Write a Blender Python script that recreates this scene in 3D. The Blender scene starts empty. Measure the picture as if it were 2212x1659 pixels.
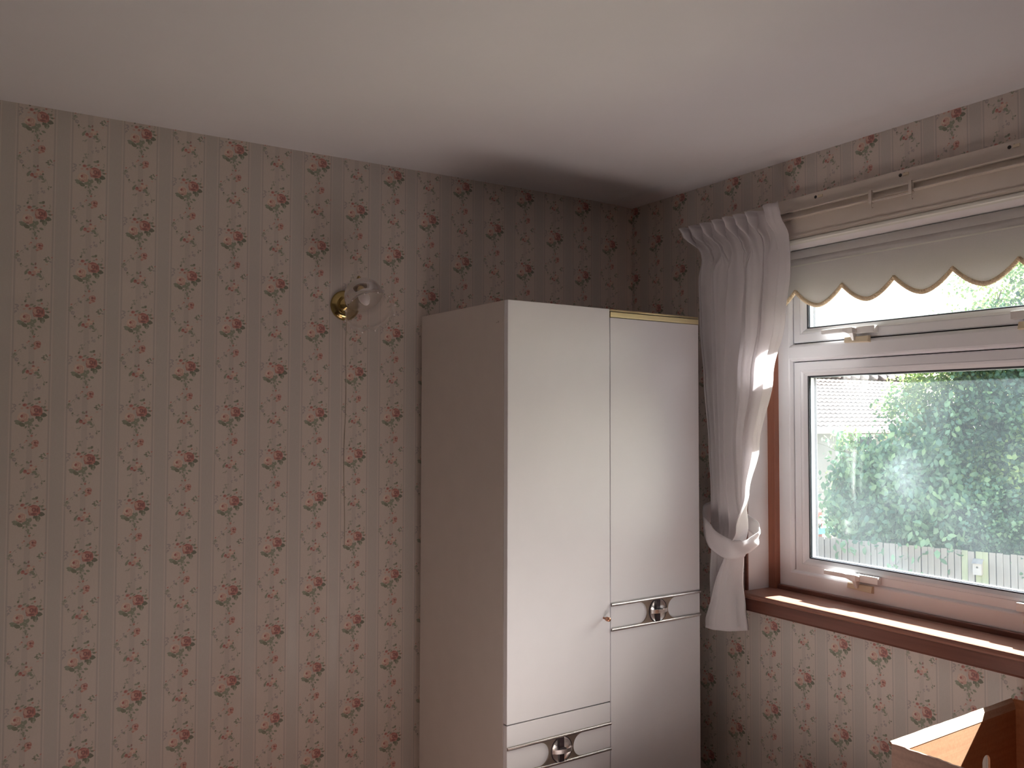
import bpy, math, random
import numpy as np
from mathutils import Vector, Matrix
from mathutils.geometry import tessellate_polygon
random.seed(7); rng = np.random.default_rng(7)
S = bpy.context.scene; C = S.collection
PI = math.pi

# ------------------------------------------------------------------ camera
cd = bpy.data.cameras.new('camera'); cam = bpy.data.objects.new('camera', cd); C.objects.link(cam)
cd.sensor_fit = 'HORIZONTAL'; cd.sensor_width = 36.0; cd.lens = 36.0*1878.226/2212
cd.clip_start = 0.02; cd.clip_end = 300
Rm = ((0.84536, -0.02240, -0.53372), (-0.53418, -0.03107, -0.84480), (0.00234, 0.99927, -0.03823))
M4 = Matrix(Rm).to_4x4(); M4.translation = (-2.217, -2.625, 1.57)
cam.matrix_world = M4
S.camera = cam

# ------------------------------------------------------------------ world, sun, exposure
SKY = 0.50; SUN = 50.0
w = bpy.data.worlds.new('sky'); S.world = w; w.use_nodes = True
bg = w.node_tree.nodes['Background']
sky = w.node_tree.nodes.new('ShaderNodeTexSky'); sky.sky_type = 'NISHITA'; sky.sun_disc = False
sky.sun_elevation = math.radians(40.7); sky.sun_rotation = math.radians(98.5); sky.dust_density = 5.0; sky.air_density = 1.0
w.node_tree.links.new(sky.outputs[0], bg.inputs['Color']); bg.inputs['Strength'].default_value = SKY
sl = bpy.data.lights.new('sun', 'SUN'); sl.energy = SUN; sl.angle = math.radians(0.6); sl.color = (1.0, 0.965, 0.92)
sun = bpy.data.objects.new('sun', sl); C.objects.link(sun)
sun.rotation_euler = Vector((-1.0, 0.15, -0.87)).to_track_quat('-Z', 'Y').to_euler()
sun.location = (30, -9, 24)
pl = bpy.data.lights.new('window_portal', 'AREA'); pl.shape = 'RECTANGLE'; pl.size = 1.3; pl.size_y = 1.25
pl.cycles.is_portal = True
po = bpy.data.objects.new('window_portal', pl); C.objects.link(po)
po.location = (0.23, -1.19, 1.55); po.rotation_euler = Vector((-1, 0, 0)).to_track_quat('-Z', 'Y').to_euler()
S.view_settings.view_transform = 'Standard'; S.view_settings.look = 'None'
S.view_settings.gamma = 1.0; S.view_settings.use_curve_mapping = False
S.view_settings.exposure = 0.70
cy = S.cycles
cy.max_bounces = 10; cy.diffuse_bounces = 6; cy.glossy_bounces = 4; cy.transmission_bounces = 6
cy.transparent_max_bounces = 16; cy.caustics_reflective = False; cy.caustics_refractive = False
cy.sample_clamp_indirect = 6.0; cy.use_adaptive_sampling = True; cy.adaptive_threshold = 0.02
cy.use_denoising = True

# ------------------------------------------------------------------ material helpers
def hexc(r, g, b):
    f = lambda v: (v/255/12.92) if v/255 <= 0.04045 else ((v/255+0.055)/1.055)**2.4
    return (f(r), f(g), f(b), 1)

class NT:
    def __init__(s, name):
        s.m = bpy.data.materials.new(name); s.m.use_nodes = True
        s.t = s.m.node_tree; s.n = s.t.nodes; s.l = s.t.links
        s.out = s.n['Material Output']; s.b = s.n['Principled BSDF']
    def add(s, typ, **kw):
        x = s.n.new(typ)
        for k, v in kw.items(): setattr(x, k, v)
        return x
    def link(s, a, b): s.l.new(a, b)
    def math(s, op, a, b=None, c=None):
        x = s.add('ShaderNodeMath', operation=op)
        for i, v in enumerate((a, b, c)):
            if v is None: continue
            if isinstance(v, (int, float)): x.inputs[i].default_value = v
            else: s.link(v, x.inputs[i])
        return x.outputs[0]
    def mix(s, f, a, b, mode='MIX'):
        x = s.add('ShaderNodeMix', data_type='RGBA', blend_type=mode)
        for i, v in ((0, f), (6, a), (7, b)):
            if isinstance(v, (int, float)): x.inputs[i].default_value = v
            elif isinstance(v, tuple): x.inputs[i].default_value = v
            else: s.link(v, x.inputs[i])
        return x.outputs[2]
    def noise(s, scale, detail=3, vec=None, rough=0.5):
        x = s.add('ShaderNodeTexNoise'); x.inputs['Scale'].default_value = scale
        x.inputs['Detail'].default_value = detail; x.inputs['Roughness'].default_value = rough
        if vec is not None: s.link(vec, x.inputs['Vector'])
        return x.outputs['Fac']
    def coord(s, scale=(1, 1, 1), which='Object'):
        t = s.add('ShaderNodeTexCoord'); mp = s.add('ShaderNodeMapping')
        mp.inputs['Scale'].default_value = scale
        s.link(t.outputs[which], mp.inputs['Vector']); return mp.outputs[0]
    def ramp(s, f, stops):
        r = s.add('ShaderNodeValToRGB'); e = r.color_ramp.elements
        while len(e) < len(stops): e.new(0.5)
        for q, (p, c) in zip(e, stops):
            q.position = p; q.color = c if len(c) == 4 else (*c, 1)
        s.link(f, r.inputs[0]); return r.outputs[0]
    def bump(s, h, strength=0.2, dist=0.001):
        b = s.add('ShaderNodeBump'); b.inputs['Strength'].default_value = strength
        b.inputs['Distance'].default_value = dist
        s.link(h, b.inputs['Height']); s.link(b.outputs[0], s.b.inputs['Normal'])

def simple(name, col, rough=0.5, metal=0.0, var=0.06, scale=8, bump=0.0, bscale=200, stretch=(1, 1, 1), spec=0.5):
    k = NT(name); v = k.coord(stretch)
    f = k.noise(scale, 4, v)
    lo = tuple(max(0, c*(1-var)) for c in col[:3])+(1,); hi = tuple(min(1, c*(1+var)) for c in col[:3])+(1,)
    k.link(k.ramp(f, [(0.3, lo), (0.7, hi)]), k.b.inputs['Base Color'])
    k.b.inputs['Roughness'].default_value = rough; k.b.inputs['Metallic'].default_value = metal
    k.b.inputs['Specular IOR Level'].default_value = spec
    if bump: k.bump(k.noise(bscale, 2, v), bump)
    return k.m

# ------------------------------------------------------------------ materials
def wallpaper_mat():
    k = NT('striped_wallpaper')
    uv = k.add('ShaderNodeUVMap'); uv.uv_map = 'paper'
    sp = k.add('ShaderNodeSeparateXYZ'); k.link(uv.outputs[0], sp.inputs[0])
    u = k.math('FRACT', sp.outputs[0])          # 0.5 = middle of the flower column
    d = k.math('ABSOLUTE', k.math('SUBTRACT', u, 0.5))   # 0 centre .. 0.5 band centre
    cream = (0.66, 0.585, 0.535); grey = (0.580, 0.535, 0.500); soft = (0.605, 0.540, 0.500); dark = (0.545, 0.490, 0.460); light = (0.70, 0.635, 0.59)
    col = k.ramp(d, [(0.0, soft), (0.048, soft), (0.056, cream), (0.315, cream), (0.325, dark), (0.352, dark),
                     (0.358, light), (0.366, light), (0.372, soft), (0.388, soft), (0.394, grey), (0.5, grey)])
    wv = k.coord((160, 160, 900)); n1 = k.noise(1.0, 2, wv)
    wv2 = k.coord((900, 900, 60)); n2 = k.noise(1.0, 2, wv2)
    big = k.noise(2.2, 3)
    f = k.math('ADD', k.math('MULTIPLY', n1, 0.12), k.math('MULTIPLY', n2, 0.12))
    f = k.math('ADD', f, k.math('MULTIPLY', big, 0.10))
    f = k.math('ADD', f, 0.83)
    vm = k.add('ShaderNodeVectorMath', operation='SCALE'); k.link(col, vm.inputs[0]); k.link(f, vm.inputs['Scale'])
    k.link(vm.outputs[0], k.b.inputs['Base Color'])
    r = k.ramp(d, [(0.36, (0.62,)*3), (0.40, (0.36,)*3)]); k.link(r, k.b.inputs['Roughness'])
    k.b.inputs['Specular IOR Level'].default_value = 0.35
    k.bump(k.math('ADD', n1, n2), 0.12, 0.0006)
    return k.m
def print_mat():
    k = NT('wallpaper_print'); a = k.add('ShaderNodeVertexColor', layer_name='print')
    n = k.noise(900, 2, k.coord()); f = k.math('ADD', k.math('MULTIPLY', n, 0.5), 0.75)
    vm = k.add('ShaderNodeVectorMath', operation='SCALE'); k.link(a.outputs[0], vm.inputs[0]); k.link(f, vm.inputs['Scale'])
    k.link(vm.outputs[0], k.b.inputs['Base Color']); k.b.inputs['Roughness'].default_value = 0.6
    k.b.inputs['Specular IOR Level'].default_value = 0.3
    return k.m
M_PAPER = wallpaper_mat(); M_PRINT = print_mat()
M_CEIL = simple('ceiling_paint', (0.745, 0.735, 0.765), 0.9, var=0.015, scale=3, bump=0.08, bscale=60)
M_WHITE = simple('white_reveal_paint', (0.88, 0.86, 0.88), 0.45, var=0.02, scale=6, bump=0.05, bscale=80)
M_CREAM = simple('cream_gloss_paint', (0.68, 0.615, 0.55), 0.28, var=0.03, scale=5, bump=0.05, bscale=60)
M_LIP = simple('white_gloss_bead', (0.78, 0.78, 0.72), 0.3, var=0.02)
M_UPVC = simple('white_upvc', (0.87, 0.875, 0.92), 0.28, var=0.012, scale=5)
M_GASKET = simple('black_gasket', (0.018, 0.018, 0.03), 0.5)
M_SPACER = simple('spacer_aluminium', (0.62, 0.68, 0.74), 0.35, metal=0.6, var=0.03)
M_CARPET = simple('carpet', (0.22, 0.155, 0.14), 0.95, var=0.15, scale=300, bump=0.4, bscale=500)
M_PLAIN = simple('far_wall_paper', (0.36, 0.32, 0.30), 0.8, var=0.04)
M_LAM = simple('cream_laminate', (0.66, 0.605, 0.575), 0.36, var=0.02, scale=14, bump=0.03, bscale=400)
M_LAMD = simple('white_laminate_front', (0.83, 0.83, 0.87), 0.34, var=0.012, scale=9, bump=0.02, bscale=400)
M_EDGE = simple('laminate_edge_strip', (0.42, 0.33, 0.25), 0.5)
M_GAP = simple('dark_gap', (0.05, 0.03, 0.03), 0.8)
M_GOLD = simple('brass_trim', (0.88, 0.76, 0.44), 0.38, metal=0.5, var=0.06, scale=4, stretch=(1, 1, 40))
M_BRASS = simple('polished_brass', (0.48, 0.37, 0.16), 0.16, metal=1.0, var=0.08)
M_CHROME = simple('bronzed_chrome', (0.80, 0.75, 0.74), 0.26, metal=1.0, var=0.04)
M_BAND = simple('brushed_bronze', (0.40, 0.33, 0.28), 0.3, metal=0.85, var=0.06)
M_BLACK = simple('dark_insert', (0.03, 0.018, 0.022), 0.35)
M_COPPER = simple('copper_knob', (0.50, 0.25, 0.16), 0.3, metal=0.9)
M_OPAL = simple('opal_bulb', (0.85, 0.80, 0.80), 0.3)
M_FLEX = simple('flex', (0.50, 0.43, 0.36), 0.6)
M_HARD = simple('window_hardware', (0.82, 0.80, 0.80), 0.25, metal=0.15)
M_WEDGE = simple('cream_wedge', (0.72, 0.62, 0.46), 0.4)
M_HOLE = simple('hole_dark', (0.06, 0.06, 0.06), 0.8)
M_BRAID = simple('gold_braid', (0.86, 0.70, 0.48), 0.75, var=0.15, scale=300)

def wood_mat(name, a, b, rough=0.4, axis=1):
    k = NT(name); sc = [60, 60, 60]; sc[axis] = 2.5
    v = k.coord(tuple(sc)); f = k.noise(1.0, 5, v, 0.65)
    g = k.noise(0.35, 2, v)
    c = k.ramp(f, [(0.28, a), (0.72, b)])
    c = k.mix(0.25, c, k.ramp(g, [(0.35, a), (0.65, b)]))
    k.link(c, k.b.inputs['Base Color']); k.b.inputs['Roughness'].default_value = rough
    k.bump(f, 0.15, 0.0005); return k.m
M_SILL = wood_mat('sill_mahogany', (0.12, 0.042, 0.030), (0.215, 0.085, 0.060), 0.30, 1)
M_SILLB = wood_mat('sunlit_sill_mahogany', (0.21, 0.088, 0.064), (0.36, 0.175, 0.128), 0.36, 1)  # lighter copy of the sill wood, daylight put into its colour
M_LINER = wood_mat('liner_mahogany', (0.22, 0.075, 0.045), (0.36, 0.14, 0.085), 0.4, 2)

def fabric_mat(name, col, transl=0.35, tcol=None, scale=900):
    k = NT(name); k.n.remove(k.b)
    v = k.coord(); n = k.noise(scale, 2, v); n2 = k.noise(6, 3, v)
    f = k.math('ADD', k.math('MULTIPLY', n, 0.18), k.math('MULTIPLY', n2, 0.06)); f = k.math('ADD', f, 0.88)
    vm = k.add('ShaderNodeVectorMath', operation='SCALE'); vm.inputs[0].default_value = col[:3]; k.link(f, vm.inputs['Scale'])
    d = k.add('ShaderNodeBsdfDiffuse'); t = k.add('ShaderNodeBsdfTranslucent'); m = k.add('ShaderNodeMixShader')
    k.link(vm.outputs[0], d.inputs[0])
    t.inputs[0].default_value = (*(tcol or col)[:3], 1)
    m.inputs[0].default_value = transl
    k.link(d.outputs[0], m.inputs[1]); k.link(t.outputs[0], m.inputs[2]); k.link(m.outputs[0], k.out.inputs[0])
    b = k.add('ShaderNodeBump'); b.inputs['Strength'].default_value = 0.15; b.inputs['Distance'].default_value = 0.0005
    k.link(n, b.inputs['Height']); k.link(b.outputs[0], d.inputs['Normal'])
    return k.m
M_CURT = fabric_mat('curtain_cotton', (0.88, 0.855, 0.87), 0.46)
M_BLIND = fabric_mat('blind_linen', (0.74, 0.72, 0.71), 0.36, scale=500)

def glass_mat():
    k = NT('dusty_window_glass'); k.n.remove(k.b)
    v = k.coord(); tr = k.add('ShaderNodeBsdfTransparent'); tr.inputs[0].default_value = (0.97, 0.985, 0.98, 1)
    gl = k.add('ShaderNodeBsdfGlossy'); gl.inputs['Roughness'].default_value = 0.02
    fr = k.add('ShaderNodeFresnel'); fr.inputs[0].default_value = 1.45
    m1 = k.add('ShaderNodeMixShader'); k.link(fr.outputs[0], m1.inputs[0]); k.link(tr.outputs[0], m1.inputs[1]); k.link(gl.outputs[0], m1.inputs[2])
    # dust film: specks and soft wiped smears that scatter daylight
    tl = k.add('ShaderNodeBsdfTranslucent'); tl.inputs[0].default_value = (0.72, 0.86, 1.0, 1)
    n1 = k.noise(5, 4, v); n2 = k.noise(90, 2, v); n3 = k.noise(420, 1, v)
    f = k.math('ADD', k.math('MULTIPLY', k.ramp(n1, [(0.42, (0,)*3), (0.75, (1,)*3)]), 0.008), 0.0065)
    f = k.math('ADD', f, k.math('MULTIPLY', k.ramp(n3, [(0.70, (0,)*3), (0.76, (1,)*3)]), 0.02))
    # one wiped smear in the middle of the lower pane
    sp = k.add('ShaderNodeSeparateXYZ'); k.link(v, sp.inputs[0])
    a = k.math('SUBTRACT', sp.outputs[1], -1.035); b = k.math('SUBTRACT', sp.outputs[2], 1.40)
    r1 = k.math('ADD', a, k.math('MULTIPLY', b, 0.35)); r2 = k.math('SUBTRACT', b, k.math('MULTIPLY', a, 0.35))
    rr = k.math('ADD', k.math('POWER', k.math('DIVIDE', r1, 0.085), 2.0), k.math('POWER', k.math('DIVIDE', r2, 0.13), 2.0))
    sm = k.math('MAXIMUM', k.math('SUBTRACT', 1.0, rr), 0.0)
    sm = k.math('MULTIPLY', k.math('MULTIPLY', sm, k.ramp(n2, [(0.25, (0.2,)*3), (0.7, (1,)*3)])), k.ramp(k.noise(14, 4, v), [(0.40, (0,)*3), (0.65, (1,)*3)]))
    f = k.math('ADD', f, k.math('MULTIPLY', sm, 0.022))
    m2 = k.add('ShaderNodeMixShader'); k.link(f, m2.inputs[0]); k.link(m1.outputs[0], m2.inputs[1]); k.link(tl.outputs[0], m2.inputs[2])
    k.link(m2.outputs[0], k.out.inputs[0]); return k.m
M_GLASS = glass_mat()
def glass_plain():
    k = NT('clear_window_glass'); k.n.remove(k.b)
    tr = k.add('ShaderNodeBsdfTransparent'); tr.inputs[0].default_value = (0.97, 0.985, 0.98, 1)
    gl = k.add('ShaderNodeBsdfGlossy'); gl.inputs['Roughness'].default_value = 0.02
    fr = k.add('ShaderNodeFresnel'); fr.inputs[0].default_value = 1.3
    m1 = k.add('ShaderNodeMixShader'); k.link(fr.outputs[0], m1.inputs[0]); k.link(tr.outputs[0], m1.inputs[1]); k.link(gl.outputs[0], m1.inputs[2])
    k.link(m1.outputs[0], k.out.inputs[0]); return k.m
M_GLASS2 = glass_plain()
def shade_glass():
    k = NT('frosted_shade_glass'); k.n.remove(k.b)
    v = k.coord(); sp = k.add('ShaderNodeSeparateXYZ'); k.link(v, sp.inputs[0])
    tr = k.add('ShaderNodeBsdfTransparent'); tr.inputs[0].default_value = (0.985, 0.975, 0.97, 1)
    gl = k.add('ShaderNodeBsdfGlossy'); gl.inputs['Roughness'].default_value = 0.08
    fr = k.add('ShaderNodeFresnel'); fr.inputs[0].default_value = 1.5
    fr.inputs[0].default_value = 1.28
    m1 = k.add('ShaderNodeMixShader'); k.link(fr.outputs[0], m1.inputs[0]); k.link(tr.outputs[0], m1.inputs[1]); k.link(gl.outputs[0], m1.inputs[2])
    di = k.add('ShaderNodeBsdfDiffuse'); di.inputs[0].default_value = (0.82, 0.75, 0.71, 1)
    tl = k.add('ShaderNodeBsdfTranslucent'); tl.inputs[0].default_value = (0.82, 0.75, 0.71, 1)
    m0 = k.add('ShaderNodeMixShader'); m0.inputs[0].default_value = 0.5; k.link(di.outputs[0], m0.inputs[1]); k.link(tl.outputs[0], m0.inputs[2])
    f = k.ramp(k.math('MULTIPLY', k.math('MULTIPLY', sp.outputs[2], -1.0), 8.0), [(0.25, (0.42,)*3), (0.50, (0.26,)*3), (0.66, (0.13,)*3), (0.90, (0.13,)*3), (1.0, (0.34,)*3)])
    m2 = k.add('ShaderNodeMixShader'); k.link(f, m2.inputs[0]); k.link(m1.outputs[0], m2.inputs[1]); k.link(m0.outputs[0], m2.inputs[2])
    k.link(m2.outputs[0], k.out.inputs[0]); return k.m
M_SHADE = shade_glass()
def card_mat(name, a, b):
    k = NT(name); v = k.coord((3, 3, 90)); f = k.noise(1, 3, v); f2 = k.noise(150, 2, k.coord())
    c = k.ramp(k.math('ADD', k.math('MULTIPLY', f, 0.6), k.math('MULTIPLY', f2, 0.4)), [(0.35, a), (0.65, b)])
    k.link(c, k.b.inputs['Base Color']); k.b.inputs['Roughness'].default_value = 0.75
    k.bump(f, 0.1, 0.0008); return k.m
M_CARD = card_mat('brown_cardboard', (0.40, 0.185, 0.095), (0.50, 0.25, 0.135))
M_CARDO = card_mat('shaded_cardboard', (0.17, 0.088, 0.062), (0.23, 0.125, 0.088))  # card darkened so the panel facing the room reads as shaded
M_CARDR = card_mat('sunlit_card_rim', (0.50, 0.33, 0.23), (0.60, 0.42, 0.31))  # lighter card colour stands in for sun on the rim
def leaf_mat(name, a, b, tr):
    k = NT(name); k.n.remove(k.b)
    at = k.add('ShaderNodeVertexColor', layer_name='tone'); sp = k.add('ShaderNodeSeparateColor'); k.link(at.outputs[0], sp.inputs[0])
    c = k.mix(sp.outputs[0], a, b)
    d = k.add('ShaderNodeBsdfDiffuse'); t = k.add('ShaderNodeBsdfTranslucent'); m = k.add('ShaderNodeMixShader')
    k.link(c, d.inputs[0]); k.link(c, t.inputs[0]); m.inputs[0].default_value = tr
    k.link(d.outputs[0], m.inputs[1]); k.link(t.outputs[0], m.inputs[2])
    g = k.add('ShaderNodeBsdfGlossy'); g.inputs['Roughness'].default_value = 0.45; m3 = k.add('ShaderNodeMixShader'); m3.inputs[0].default_value = 0.05
    k.link(m.outputs[0], m3.inputs[1]); k.link(g.outputs[0], m3.inputs[2]); k.link(m3.outputs[0], k.out.inputs[0])
    return k.m
M_LEAF1 = leaf_mat('leaf_mid_green', (0.09, 0.19, 0.08, 1), (0.40, 0.52, 0.17, 1), 0.36)
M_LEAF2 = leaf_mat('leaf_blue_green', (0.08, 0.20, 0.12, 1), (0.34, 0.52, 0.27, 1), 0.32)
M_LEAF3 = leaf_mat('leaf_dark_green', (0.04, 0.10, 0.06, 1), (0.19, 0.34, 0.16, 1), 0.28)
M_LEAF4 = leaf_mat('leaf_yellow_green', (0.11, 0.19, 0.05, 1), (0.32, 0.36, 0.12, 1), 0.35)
M_BARK = simple('bark', (0.16, 0.12, 0.09), 0.9, var=0.3, scale=12, bump=0.5, bscale=40)
M_GRASS = simple('lawn', (0.20, 0.185, 0.13), 0.95, var=0.3, scale=6, bump=0.4, bscale=80)
M_RENDER = simple('pebbledash', (0.26, 0.255, 0.27), 0.95, var=0.08, scale=40, bump=0.5, bscale=120)
M_TILE = simple('roof_tile', (0.088, 0.070, 0.070), 0.85, var=0.14, scale=3, bump=0.2, bscale=30)
M_GUTTER = simple('white_gutter', (0.80, 0.80, 0.84), 0.4)
M_DGLASS = simple('dark_window_glass', (0.05, 0.07, 0.10), 0.08)
M_BOARD = simple('weathered_fence', (0.52, 0.43, 0.37), 0.9, var=0.25, scale=1.5, stretch=(4, 4, 0.6), bump=0.3, bscale=60)
M_BOARDG = simple('algae_fence', (0.48, 0.47, 0.28), 0.9, var=0.3, scale=2.5, stretch=(4, 4, 0.6), bump=0.3, bscale=60)
M_BOX = simple('pale_birdbox', (0.68, 0.58, 0.52), 0.8, var=0.1)
M_BLUE = simple('blue_pad', (0.05, 0.30, 0.46), 0.5, var=0.1)
M_RED = simple('red_plastic', (0.40, 0.07, 0.06), 0.5)

# ------------------------------------------------------------------ mesh builder
class MB:
    def __init__(s): s.v = []; s.f = []; s.m = []; s.sm = []
    def add(s, vs, fs, mat=0, smooth=False, T=None):
        o = len(s.v)
        s.v += [tuple(T @ Vector(p)) if T is not None else tuple(p) for p in vs]
        s.f += [tuple(i+o for i in f) for f in fs]; s.m += [mat]*len(fs); s.sm += [smooth]*len(fs); return s
    def box(s, x0, x1, y0, y1, z0, z1, mat=0, T=None):
        x0, x1 = sorted((x0, x1)); y0, y1 = sorted((y0, y1)); z0, z1 = sorted((z0, z1))
        vs = [(x0, y0, z0), (x1, y0, z0), (x1, y1, z0), (x0, y1, z0), (x0, y0, z1), (x1, y0, z1), (x1, y1, z1), (x0, y1, z1)]
        fs = [(0, 3, 2, 1), (4, 5, 6, 7), (0, 1, 5, 4), (1, 2, 6, 5), (2, 3, 7, 6), (3, 0, 4, 7)]
        return s.add(vs, fs, mat, False, T)
    def lathe(s, prof, n=32, mat=0, T=None, mod=None, smooth=True, cap=False):
        vs = []; fs = []
        for i, (r, z) in enumerate(prof):
            for j in range(n):
                a = 2*PI*j/n; rr, zz = (r, z) if mod is None else mod(r, z, a, i)
                vs.append((rr*math.cos(a), rr*math.sin(a), zz))
        for i in range(len(prof)-1):
            for j in range(n):
                k = (j+1) % n; fs.append((i*n+j, i*n+k, (i+1)*n+k, (i+1)*n+j))
        if cap:
            fs.append(tuple(range(n))[::-1]); fs.append(tuple((len(prof)-1)*n+j for j in range(n)))
        return s.add(vs, fs, mat, smooth, T)
    def tube(s, pts, r, n=8, mat=0, T=None, cap=True):
        P = [Vector(p) for p in pts]; vs = []; fs = []
        rs = r if isinstance(r, (list, tuple)) else [r]*len(P)
        up = Vector((0.13, 0.31, 0.94)).normalized(); prev = None
        for i, p in enumerate(P):
            t = (P[min(i+1, len(P)-1)]-P[max(i-1, 0)]).normalized()
            if prev is None:
                a = t.cross(up); a = a if a.length > 0.05 else t.cross(Vector((1, 0, 0)))
            else: a = prev-t*prev.dot(t)
            a.normalize(); prev = a; b = t.cross(a)
            for j in range(n):
                q = 2*PI*j/n; vs.append(tuple(p+(a*math.cos(q)+b*math.sin(q))*rs[i]))
        for i in range(len(P)-1):
            for j in range(n):
                k = (j+1) % n; fs.append((i*n+j, (i+1)*n+j, (i+1)*n+k, i*n+k))
        if cap: fs.append(tuple(range(n))); fs.append(tuple((len(P)-1)*n+j for j in range(n))[::-1])
        return s.add(vs, fs, mat, True, T)
    def poly(s, outer, holes, d0, d1, place, mat=0):
        """2-D outline with holes, extruded from depth d0 to d1; place(u, v, d) -> xyz"""
        loops = [outer]+list(holes)
        flat = [p for l in loops for p in l]
        tris = tessellate_polygon([[Vector((p[0], p[1], 0)) for p in l] for l in loops])
        n = len(flat)
        vs = [place(u, v, d0) for u, v in flat]+[place(u, v, d1) for u, v in flat]
        fs = [tuple(t) for t in tris]+[tuple(i+n for i in t[::-1]) for t in tris]
        o = 0
        for l in loops:
            L = len(l)
            for i in range(L):
                a, b = o+i, o+(i+1) % L; fs.append((a, b, b+n, a+n))
            o += L
        return s.add(vs, fs, mat)
    def build(s, name, mats, parent=None, bevel=0, seg=2, loc=None, calc=True):
        me = bpy.data.meshes.new(name); me.from_pydata(s.v, [], s.f)
        if not isinstance(mats, (list, tuple)): mats = [mats]
        for m in mats: me.materials.append(m)
        me.polygons.foreach_set('material_index', s.m); me.polygons.foreach_set('use_smooth', s.sm)
        me.update()
        if calc:
            import bmesh
            bm = bmesh.new(); bm.from_mesh(me); bmesh.ops.recalc_face_normals(bm, faces=bm.faces); bm.to_mesh(me); bm.free()
        o = bpy.data.objects.new(name, me); C.objects.link(o)
        if parent: o.parent = parent
        if loc: o.location = loc
        if bevel:
            b = o.modifiers.new('bevel', 'BEVEL'); b.width = bevel; b.segments = seg; b.limit_method = 'ANGLE'; b.angle_limit = math.radians(40)
        return o
def empty(name, loc=(0, 0, 0), rz=0):
    o = bpy.data.objects.new(name, None); C.objects.link(o); o.location = loc; o.rotation_euler = (0, 0, rz); return o
def tag(o, label, cat=None, group=None, kind=None):
    if label: o['label'] = label
    if cat: o['category'] = cat
    if group: o['group'] = group
    if kind: o['kind'] = kind
    return o

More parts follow.
